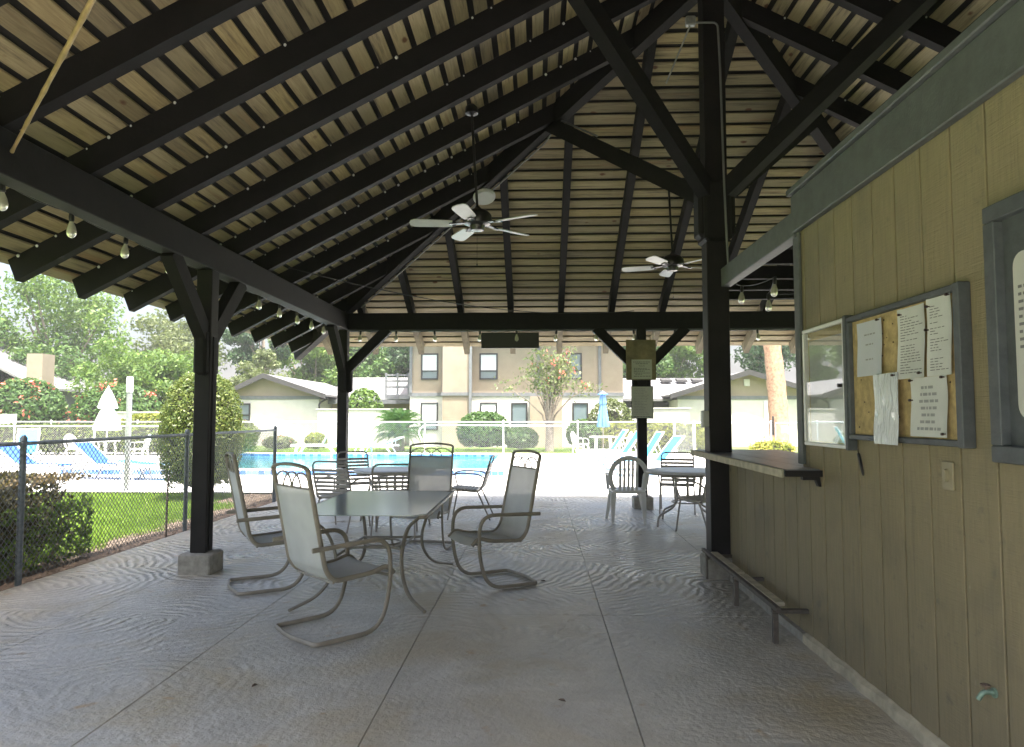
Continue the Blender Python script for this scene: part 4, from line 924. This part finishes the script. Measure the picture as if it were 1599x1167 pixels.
# ------------------------------------------------------------------ buildings
def window(parent, x0, x1, z0, z1, y, split=True, mat='pane', fm='windowdark', w=.07, blindfrac=0.):
    f = MB(); 
    for bx in ((x0, x1, z1-w, z1), (x0, x1, z0, z0+w), (x0, x0+w, z0+w, z1-w), (x1-w, x1, z0+w, z1-w)): f.box(bx[0], bx[1], y-.06, y+.02, bx[2], bx[3])
    if split: zm = z0 + (z1-z0)*.33; f.box(x0+w, x1-w, y-.05, y+.02, zm-.03, zm+.03)
    o = f.build('window', fm, parent); MB().box(x0+w, x1-w, y-.012, y-.005, z0+w, z1-w).build('pane', mat, o)
    if blindfrac: MB().box(x0+w, x1-w, y-.03, y-.02, z1-w-(z1-z0)*blindfrac, z1-w).build('blind', 'blind', o)
B2 = thing('two_storey_block', 'two storey tan and white apartment block with grey trim bands behind the pool', 'building', (-1.2, 35, 0))
MB().box(-6.3, 4.2, 35.0, 44, -.1, 2.42).build('lower_wall', 'stucco', B2); MB().box(-6.3, 4.2, 35.0, 44, 2.60, 5.6).build('upper_wall', 'farwall', B2)
MB().box(-6.34, 4.24, 34.94, 44, 2.42, 2.60).build('trim_band', 'fartrim', B2)
MB().box(-4.60, -3.30, 34.35, 34.99, -.1, 2.44).build('bay_lower', 'farwall', B2); MB().box(-4.60, -3.30, 34.35, 34.99, 2.60, 5.6).build('bay_upper', 'farwall', B2); MB().box(-4.66, -3.24, 34.28, 34.93, 2.441, 2.599).build('trim_band', 'fartrim', B2)
MB().box(-.35, 1.2, 34.55, 34.99, -.1, 2.41).build('bay_lower', 'farwall', B2)
for x in (-6.32, -4.70, -3.30, .0, 3.0): MB().box(x, x + .14, 34.2 if x == -3.30 else 34.90, 34.93 if x != -3.3 else 34.34, -.1 if x == -3.30 else 2.605, 5.6).build('corner_board', 'fartrim', B2)
MB().prism([(34.2, 5.5), (34.2, 5.62), (39.5, 7.6), (44.8, 5.62), (44.8, 5.5), (39.5, 7.3)], 0, -6.8, 4.7).build('roof', 'farroof', B2)
for (x0, x1, z0, z1, y, bl) in ((-5.75, -4.90, 3.25, 4.55, 35, .62), (-2.85, -1.95, 3.25, 4.55, 35, .6), (1.3, 2.2, 3.25, 4.55, 35, 0), (-5.75, -4.90, .76, 2.12, 35, .6), (-2.82, -1.97, .76, 2.12, 35, .45), (-1.28, -.48, .72, 2.10, 35, 0), (1.72, 2.50, .72, 2.10, 35, 0)): window(B2, x0, x1, z0, z1, y - .0, True, blindfrac=bl)
bc = MB(); bc.box(-7.6, -6.35, 35.2, 37, 2.30, 2.52); 
bc = bc.build('balcony', 'fartrim', B2)
for z in (2.85, 3.15, 3.45): MB().box(-7.6, -6.35, 35.2, 35.26, z, z+.09).build('balcony_rail', 'fartrim', bc)
for x in (-7.58, -7.0, -6.45): MB().box(x, x+.09, 35.13, 35.195, 2.3, 3.6).build('baluster', 'fartrim', bc)
def gable_house(label, X0, X1, Yf, Yb, ze, zp, xp, wall_top, loc, wins):
    r = thing('gabled_house', label, 'house', loc)
    MB().box(X0+.45, X1-.45, Yf, Yb, -.1, wall_top-.12).build('wall', 'stucco', r)
    MB().box(X0+.42, X1-.42, Yf-.04, Yf+.05, wall_top-.12, wall_top+.06).build('trim_band', 'fartrim', r)
    sl = (zp-ze)/(xp-X0); sr = (zp-ze)/(X1-xp)
    MB().prism([(X0+.45, wall_top+.06), (X1-.45, wall_top+.06), (X1-.45, ze+.45*sr-.02), (xp, zp-.03), (X0+.45, ze+.45*sl-.02)], 1, Yf, Yb).build('gable', 'farwall', r)
    t = .10; rr = MB().prism([(X0, ze), (xp, zp), (X1, ze), (X1, ze+t), (xp, zp+t), (X0, ze+t)], 1, Yf-.45, Yb+.2).build('roof', 'farroof', r)
    MB().prism([(X0-.02, ze-.13), (xp, zp-.13), (X1+.02, ze-.13), (X1+.02, ze+t+.02), (xp, zp+t+.03), (X0-.02, ze+t+.02)], 1, Yf-.52, Yf-.455).build('barge_board', 'darkroof', rr)
    for w_ in wins: window(r, *w_)
    return r
h1 = gable_house('low white house with tan gable left of the corner post', -16.2, -10.7, 36, 46, 2.44, 3.5, -13.9, 2.42, (-13.5, 36, 0), [(-15.4, -14.7, 1.2, 2.1, 36)])
MB().prism([(37.6, 2.22), (42, 3.62), (46.4, 2.22), (46.4, 2.34), (42, 3.74), (37.6, 2.34)], 0, -11.4, -6.35).build('wing_roof', 'farroof', h1)
MB().box(-11.1, -6.36, 38.1, 46, -.1, 2.18).build('wing_wall', 'farwall', h1); MB().box(-11.4, -6.36, 37.52, 37.595, 2.1, 2.34).build('eave_board', 'fartrim', h1)
MB().tube(fillet([(-10.7, 35.9, 2.35), (-11.12, 35.93, 2.1), (-11.12, 35.93, 0)], .1), .045, 8).build('downpipe', 'darkroof', h1)
h3 = gable_house('low white house with tan gable behind the pine trunk', 6.6, 14.4, 36, 47, 2.42, 3.62, 10.5, 2.40, (10.5, 36, 0), [])
MB().prism([(37.6, 2.24), (44, 3.66), (50, 2.24), (50, 2.36), (44, 3.78), (37.6, 2.36)], 0, 3.9, 12).build('wing_roof', 'farroof', h3)
MB().box(4.4, 7.0, 38.2, 49.5, -.1, 2.2).build('wing_wall', 'darkroof', h3)
MB().box(11.32, 12.02, 35.94, 36.02, .02, 2.22).build('door', 'blind', h3); MB().box(10.35, 10.62, 35.9, 36.03, 2.95, 3.3).build('vent', 'stucco', h3)
for x in (7.3, 8.2, 9.1): MB().hexa([(x, 41.9, 3.42), (x+.6, 41.9, 3.42), (x+.6, 42.6, 3.57), (x, 42.6, 3.57), (x, 41.9, 3.55), (x+.6, 41.9, 3.55), (x+.6, 42.6, 3.70), (x, 42.6, 3.70)]).build('skylight', 'darkroof', h3)
h4 = thing('far_left_house', 'grey roofed house with brown chimney at the far left edge', 'house', (-31, 40, 0))
MB().box(-38, -28.9, 40, 48, -.1, 2.95).build('wall', 'greyframe', h4)
MB().prism([(-39, 2.95), (-34.5, 6.1), (-28.3, 2.95), (-28.3, 3.08), (-34.5, 6.25), (-39, 3.08)], 1, 39.3, 48.5).build('roof', 'farroof', h4)
MB().box(-28.2, -27.3, 38.2, 39.2, -.1, 4.9).build('chimney', 'farwall', h4); window(h4, -31.0, -30.0, 1.4, 2.5, 40, False, 'blind')
gw = thing('garden_wall', 'low white garden wall between the gabled house and the apartment block', 'wall', (-7, 31, 0)); MB().box(-10.6, -6.4, 34.0, 34.25, -.1, 1.75).build('wall_face', 'stucco', gw); MB().box(-10.65, -6.35, 33.95, 34.3, 1.751, 1.81).build('wall_cap', 'stucco', gw)
gw = thing('garden_wall', 'low white garden wall in front of the right hand house', 'wall', (5, 33, 0)); MB().box(4.3, 7.0, 33.0, 33.25, -.1, 1.78).build('wall_face', 'stucco', gw); MB().box(4.25, 7.05, 32.95, 33.3, 1.781, 1.84).build('wall_cap', 'stucco', gw)
gw = thing('garden_wall', 'white garden wall behind the left hedge near the topiary', 'wall', (-18, 33, 0)); MB().box(-20.0, -16.8, 33.0, 33.25, -.1, 1.6).build('wall_face', 'stucco', gw); MB().box(-20.05, -16.75, 32.95, 33.3, 1.601, 1.66).build('wall_cap', 'stucco', gw)
gw = thing('timber_screen', 'low pale timber screen at the far left below the coral flowers', 'fence', (-27, 33, 0)); 
for k in range(22): MB().bbox(-30 + k*.24, -29.78 + k*.24, 33, 33.04, -.06, 1.55 + .02*math.sin(k*3), .004).build('slat', 'papergrey', gw)

# ------------------------------------------------------------------ plants
def leaf_quads(C, N, size, aspect=1.7, jit=.6):
    n = len(C); d = N + jit * RNG.normal(size=(n, 3)); d /= np.linalg.norm(d, axis=1)[:, None] + 1e-9
    r = RNG.normal(size=(n, 3)); a = np.cross(d, r); a /= np.linalg.norm(a, axis=1)[:, None] + 1e-9; b_ = np.cross(d, a)
    s = size * (.6 + .8 * RNG.random(n))[:, None]; V = np.zeros((n, 4, 3))
    V[:, 0] = C - a*s*aspect*.5; V[:, 1] = C + b_*s*.4; V[:, 2] = C + a*s*aspect*.5; V[:, 3] = C - b_*s*.4
    return V.reshape(-1, 3)
def clumps(centres, radii, n, flat=.75):
    k = RNG.integers(0, len(centres), n); d = RNG.normal(size=(n, 3)); d /= np.linalg.norm(d, axis=1)[:, None]
    rr = np.asarray(radii)[k] * (.35 + .85 * RNG.random(n) ** .8) ; C = np.asarray(centres)[k] + d * rr[:, None] * np.array([1, 1, flat]); return C, d
def tree(label, x, y, h, rx, ry, trunk_h, mat, n=4200, size=.24, nb=26, tr=.2, group='trees beyond the pool', name='broadleaf_tree', flat=.8, sparse=0., crown_base=None, bark='bark'):
    r = thing(name, label, 'tree', (x, y, -.06), 0, group); cb_ = trunk_h if crown_base is None else crown_base
    cs, rs = [], []
    for k in range(nb):
        u = RNG.normal(size=3); u /= np.linalg.norm(u); q = RNG.random() ** .45
        cz = cb_ + (h - cb_) * .5; c = np.array([u[0]*rx*q, u[1]*ry*q, cz + u[2]*(h - cb_)*.46*q]); cs.append(c); rs.append((.20 + .20*RNG.random()) * min(rx, (h-cb_)*.55))
    C, d = clumps(cs, rs, int(n*2.9)); quads_mesh('crown', leaf_quads(C, d, size*.52, jit=.9), 4, mat, r)
    bm = MB(); top = Vector((RNG.normal()*.2, RNG.normal()*.2, trunk_h)); bm.tube([(0, 0, -.1), (top.x*.3, top.y*.3, trunk_h*.4), top], [tr*1.25, tr, tr*.75], 9)
    for k in range(min(nb, 14)):
        c = Vector(cs[k]); m_ = top.lerp(c, .5) + Vector((0, 0, -.15*(h-cb_)*.3)); bm.tube([top - Vector((0, 0, .25)), m_, c], [tr*.5, tr*.3, tr*.08], 6)
    bm.build('trunk', bark, r, True, world=False); return r
tree('tall bright green tree at the far left edge', -32.0, 46, 12.2, 5.2, 4, 4.2, 'leafA', 3800, .34, 34, .3, crown_base=2.5)
tree('dark pine like tree between the left trees and the post', -20.6, 52, 10.0, 2.4, 2.4, 5, 'leafC', 3200, .30, 20, .28, crown_base=4.2)
tree('rounded bright green tree behind the coral flowers', -21.2, 38, 6.3, 3.5, 2.8, 1.6, 'leafA', 7000, .24, 40, .2, crown_base=1.2)
tree('olive green tree behind the rounded tree on the left', -27.0, 52, 10.6, 3.6, 3.5, 3.5, 'leafD', 3000, .34, 30, .3, crown_base=3)
tree('small feathery pale tree left of the topiary', -17.6, 44, 5.6, 2.0, 2, 2.2, 'leafD', 1700, .22, 18, .14, crown_base=2.4)
tree('bright leafy tree behind the gabled house', -17.5, 56, 9.0, 4.5, 3, 3, 'leafA', 6000, .36, 34, .3, crown_base=2.8)
tree('mid green tree above the gabled house ridge', -12.6, 56, 8.6, 4.5, 3, 3, 'leafB', 6000, .36, 34, .3, crown_base=2.6)
tree('dark spreading oak left of the apartment block', -7.2, 54, 9.0, 4.4, 3, 3.6, 'leafC', 4600, .36, 26, .36, crown_base=3.6)
tree('dark oak with bare trunks beside the apartment block', -3.6, 57, 11.0, 5.0, 3, 5.4, 'leafC', 5200, .38, 28, .4, crown_base=4.6)
tree('mid green tree right of the apartment block', 6.0, 56, 9.6, 4.4, 3, 3, 'leafB', 6200, .36, 36, .3, crown_base=2.6)
tree('bright green tree above the right hand house roof', 10.6, 58, 9.8, 4.6, 3, 3, 'leafA', 6200, .36, 36, .3, crown_base=2.6)
tree('dark conifer behind the right hand gable', 17.0, 54, 10.0, 3.4, 3, 4, 'leafC', 3800, .34, 26, .3, crown_base=3)
tree('light leafed tree at the far right', 22.0, 50, 7.0, 2.6, 2.4, 2.4, 'leafB', 3000, .3, 22, .22, crown_base=2)
tree('mid green tree low behind the left lawn hedge', -33.5, 44, 8.0, 4.0, 3, 3, 'leafB', 4200, .32, 28, .3, crown_base=1.6)
pt = thing('pine_trunk', 'thick orange brown pine trunk rising behind the gate', 'tree', (9.75, 29.0, 0), 0)
bm = MB(); path = []; rs = []
for k in range(30): t = k/29; path.append((9.72 - .42*t + .05*math.sin(t*7), 29, -.06 + 9*t)); rs.append(.40 - .13*t + .015*math.sin(k*2.3))
bm.tube(path, rs, 16).build('trunk', 'pinebark', pt, True)
C, d = clumps([(0, 0, 9.2), (1, .5, 9.6), (-1, -.4, 9.7), (.2, 1, 10.3), (-.4, .4, 10.8)], [1.2, 1, 1, 1, .9], 1800); quads_mesh('crown', leaf_quads(C, d, .2, 3), 4, 'leafC', pt)
# crape myrtle: many slender stems from one short trunk
cm = thing('crape_myrtle', 'vase shaped crape myrtle with many pale stems behind the far fence', 'tree', (.50, 29.6, -.06), 0)
bm = MB(); bm.tube([(0, 0, -.05), (0, 0, .5), (.02, 0, 1.2)], [.20, .16, .16], 10); tips = []
for k in range(34):
    a = random.uniform(0, 2*PI); sp2 = random.uniform(.35, 1.9) * (1 if math.cos(a) ** 2 > .2 else .7); hh = random.uniform(2.9, 4.6) - .25*sp2
    e = Vector((sp2*math.cos(a), sp2*math.sin(a)*.7, hh)); m1 = Vector((e.x*.16, e.y*.16, 1.1 + (hh-1.1)*.28)); m2 = Vector((e.x*.5, e.y*.5, 1.1 + (hh-1.1)*.64))
    bm.tube([(e.x*.04, e.y*.04, 1.0), m1, m2, e], [.055, .040, .026, .009], 6); tips.append((m2, e))
    for q in range(3):
        f = e + Vector((random.uniform(-.5, .5), random.uniform(-.3, .3), random.uniform(-.1, .5))); bm.tube([m2.lerp(e, random.uniform(.2, .8)), f], [.014, .005], 5); tips.append((m2.lerp(e, .5), f))
bm.build('trunk', 'bark', cm, True, world=False)
C = np.array([tuple(a.lerp(b2, random.random() ** .6) + Vector((random.gauss(0, .14), random.gauss(0, .14), random.gauss(0, .14)))) for a, b2 in tips for _ in range(13)]); quads_mesh('crown', leaf_quads(C, RNG.normal(size=C.shape), .10), 4, 'leafD', cm)
C = np.array([tuple(e + Vector((random.gauss(0, .09), random.gauss(0, .09), random.gauss(0, .09)))) for _, e in tips[::16] for _ in range(14)]); quads_mesh('blossom', leaf_quads(C, RNG.normal(size=C.shape), .07), 4, 'pinkflower', cm)
def shrub(name, label, c, rx, ry, h, mat, n, size, z0=-.05, boxy=2., group=None, flowers=None, jit=.6, cat='shrub', core=.86):
    r = thing(name, label, cat, (c[0], c[1], -.05), 0, group)
    d = RNG.normal(size=(n, 3)); d /= np.linalg.norm(d, axis=1)[:, None]; d[:, 2] = np.where(d[:, 2] < -.75, -d[:, 2], d[:, 2])
    k = (np.abs(d[:, 0])**boxy + np.abs(d[:, 1])**boxy + np.abs(d[:, 2])**boxy) ** (-1/boxy); base = d * k[:, None]
    lump = 1 + .05*np.sin(base[:, 0]*9 + 1)*np.sin(base[:, 1]*8)*np.sin(base[:, 2]*9) ; rad_ = (.86 + .16*RNG.random(n)) * lump
    C = base * rad_[:, None] * np.array([rx, ry, h/2]) + np.array([0, 0, h/2 + z0 + .05]); quads_mesh('foliage', leaf_quads(C, d, size, 1.6, jit), 4, mat, r)
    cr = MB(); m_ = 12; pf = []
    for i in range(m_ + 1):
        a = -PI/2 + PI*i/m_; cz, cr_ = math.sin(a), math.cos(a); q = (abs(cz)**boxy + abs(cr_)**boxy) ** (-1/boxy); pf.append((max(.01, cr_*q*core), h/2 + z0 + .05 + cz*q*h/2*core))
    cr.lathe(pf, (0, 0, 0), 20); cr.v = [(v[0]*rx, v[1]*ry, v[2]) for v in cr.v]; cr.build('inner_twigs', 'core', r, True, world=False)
    if flowers:
        fm, fn, fs = flowers; i = RNG.integers(0, n, fn); pts = np.repeat(C[i], 9, axis=0) + RNG.normal(size=(fn*9, 3))*fs*1.3; pts[:, 2] += .03
        quads_mesh('blossom', leaf_quads(pts, RNG.normal(size=pts.shape), fs), 4, fm, r)
    return r
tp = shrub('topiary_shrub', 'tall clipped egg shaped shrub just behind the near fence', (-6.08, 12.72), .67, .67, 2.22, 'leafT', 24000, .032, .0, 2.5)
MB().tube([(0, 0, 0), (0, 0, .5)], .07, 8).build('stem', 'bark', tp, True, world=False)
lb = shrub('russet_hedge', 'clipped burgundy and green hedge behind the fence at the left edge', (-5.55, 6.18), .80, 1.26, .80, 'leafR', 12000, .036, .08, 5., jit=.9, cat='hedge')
n = 5200; P_ = np.c_[RNG.uniform(-.80, .80, n), RNG.uniform(-1.30, 1.30, n), .84 + .06*RNG.random(n)]; quads_mesh('shoot_tips', leaf_quads(P_, np.tile([0, 0, 1.], (n, 1)), .034), 4, 'leafRt', lb)
n = 2600; u = RNG.random(n); P_ = np.where((u < .5)[:, None], np.c_[.80 + .03*RNG.random(n), RNG.uniform(-1.25, 1.3, n), .06 + .6*RNG.random(n)], np.c_[RNG.uniform(-.8, .8, n), 1.30 + .03*RNG.random(n), .06 + .6*RNG.random(n)]); quads_mesh('low_leaves', leaf_quads(P_, RNG.normal(size=(n, 3)), .036), 4, 'leafA', lb)
bm = MB()
for k in range(40): x, y = random.uniform(-.7, .74), random.uniform(-1.2, 1.22); bm.tube([(x*.8, y*.9, 0), (x, y, .34), (x + random.uniform(-.1, .1), y + random.uniform(-.1, .1), .7)], [.012, .009, .004], 5)
bm.build('stems', 'bark', lb, world=False)
shrub('round_shrub', 'large rounded shrub in front of the apartment block', (-2.3, 30.4), 1.12, .9, 1.62, 'leafB', 5000, .085, 0, 2.3)
shrub('round_shrub', 'smaller rounded shrub right of the large rounded shrub', (-.68, 30.2), .72, .6, .98, 'leafB', 3200, .075, 0, 2.2)
shrub('round_shrub', 'green shrub below the right hand apartment window', (2.1, 32.0), .8, .6, 1.3, 'leafB', 3000, .085, 0, 2.2)
shrub('round_shrub', 'wispy flowering shrub by the gabled house window', (-13.6, 30.6), 1.5, .8, 1.35, 'leafD', 4200, .085, 0, 2.2, flowers=('pinkflower', 14, .04))
shrub('round_shrub', 'small pale green bush beside the house downpipe', (-9.4, 30.0), .48, .4, .75, 'leafY', 1600, .07, 0, 2.)
shrub('round_shrub', 'low pink flecked bush left of the small pale bush', (-11.0, 30.1), .75, .4, .6, 'leafD', 1500, .06, 0, 2., flowers=('pinkflower', 16, .035))
shrub('round_shrub', 'leafy bush with thin stems above the garden wall', (-8.6, 35.0), 1.0, .5, 2.3, 'leafA', 1700, .12, .5, 2., core=.5)
shrub('round_shrub', 'airy pale bush behind the closed blue parasol', (3.2, 31.2), 1.0, .7, 2.2, 'leafD', 2400, .09, .0, 2., core=.55)
shrub('clipped_hedge', 'yellow green clipped hedge behind the right hand loungers', (4.35, 29.3), 1.75, .5, 1.22, 'leafY', 7000, .07, 0, 4.5, cat='hedge')
shrub('clipped_hedge', 'short yellow green hedge beyond the white corner post', (6.7, 29.4), .75, .5, 1.12, 'leafY', 3200, .07, 0, 4.5, cat='hedge')
shrub('clipped_hedge', 'small dark green hedge left of the yellow green hedge', (2.25, 29.4), .38, .4, 1.05, 'leafB', 1500, .07, 0, 3.5, cat='hedge')
shrub('clipped_hedge', 'long clipped green hedge behind the white parasol on the left', (-16.4, 26.6), 5.6, .5, 1.12, 'leafT', 12000, .075, 0, 6., cat='hedge')
shrub('clipped_hedge', 'taller green hedge between the parasol and the topiary', (-17.0, 31.4), 1.7, .6, 1.55, 'leafY', 5000, .08, 0, 3.5, cat='hedge')
shrub('yellow_flower_bush', 'low yellow flowering bush at the foot of the gate', (8.3, 25.6), .8, .3, .55, 'leafY', 1500, .06, 0, 2.2, flowers=('flowerY', 60, .05))
shrub('coral_flower_bush', 'left coral flowering bush under the chimney', (-25.2, 34.2), 2.0, 1.1, 3.3, 'leafB', 6500, .13, 0, 2., flowers=('pinkflower', 46, .11))
shrub('coral_flower_bush', 'right coral flowering bush beside the white parasol', (-20.8, 34.6), 2.3, 1.1, 3.0, 'leafB', 6500, .13, 0, 2., flowers=('pinkflower', 40, .11))
# sago palm: each frond a part
sg = thing('sago_palm', 'broad sago palm with arching fronds behind the far fence', 'palm', (-5.8, 29.7, -.06), 0)
MB().lathe([(.22, 0), (.26, .3), (.2, .7), (.08, .85)], (0, 0, 0), 14).build('trunk', 'bark', sg, True, world=False)
fr_ = MB(); Lf = 1.45
for k in range(30):
    t = .08 + .92*k/29; x = Lf*t*(1 - .12*t*t); z = .75*t - .95*t*t*t*.9; tx, tz = 1 - .36*t*t, .75 - 2.6*t*t
    l = .34 * math.sin(PI*min(1, t*.9 + .12)) + .05
    for s in (-1, 1):
        b0 = Vector((x, 0, z)); tip = Vector((x + l*.45, s*l*.8, z + l*.22)); w_ = .016
        fr_.add([b0 + Vector((-w_, 0, 0)), b0 + Vector((w_, 0, 0)), tip.lerp(b0, .4) + Vector((w_*1.2, 0, .02)), tip], [(0, 1, 2, 3)])
fr_.tube([(Lf*t*(1-.12*t*t), 0, .75*t - .855*t**3) for t in np.linspace(0, 1, 9)], [.016 - .0015*k for k in range(9)], 5)
f0 = fr_.build('frond', 'leafS', sg, world=False); fme = f0.data; bpy.data.objects.remove(f0)
for k in range(84):
    o = bpy.data.objects.new('frond', fme); COL.objects.link(o); o.parent = sg; o.location = (0, 0, .75); q = k/84
    o.rotation_euler = (random.uniform(-.15, .15), rad(-62 + 98*q + random.uniform(-7, 7)), k*2.39996); s_ = random.uniform(.82, 1.05); o.scale = (s_, s_, s_)

# a few dry leaves on the slab
for k, (x, y, lab) in enumerate(((-1.52, 3.86, 'curled dry leaf on the slab in front of the nearest sling chair'), (.12, 3.72, 'small dry leaf on the open floor between two slab joints'), (.05, 6.35, 'tiny dry leaf on the floor right of the lone sling chair'))):
    r = thing('dry_leaf', lab, 'leaf', (x, y, 0), random.uniform(0, 6))
    MB().add([(-.022, 0, .004), (-.008, -.009, .012), (.014, -.007, .010), (.026, .002, .003), (.010, .010, .013), (-.010, .009, .010), (0, 0, .002)], [(6, 0, 1), (6, 1, 2), (6, 2, 3), (6, 3, 4), (6, 4, 5), (6, 5, 0)]).build('blade', 'rust', r, world=False)
# ------------------------------------------------------------------ haze: even air round the whole place
hm = bpy.data.materials.new('pale summer haze'); hm.use_nodes = True; hn = hm.node_tree; hn.nodes.remove(hn.nodes['Principled BSDF'])
hv = hn.nodes.new('ShaderNodeVolumePrincipled'); hv.inputs['Color'].default_value = (.95, .97, 1, 1); hv.inputs['Density'].default_value = .0010
hn.links.new(hv.outputs[0], hn.nodes['Material Output'].inputs['Volume']); M['haze'] = hm
hz = MB().box(-420, 420, -220, 620, -2.7, 17.5).build('haze', 'haze'); struct(hz, 'stuff'); tag(hz, 'pale summer haze in the air over the pool and gardens', 'haze')
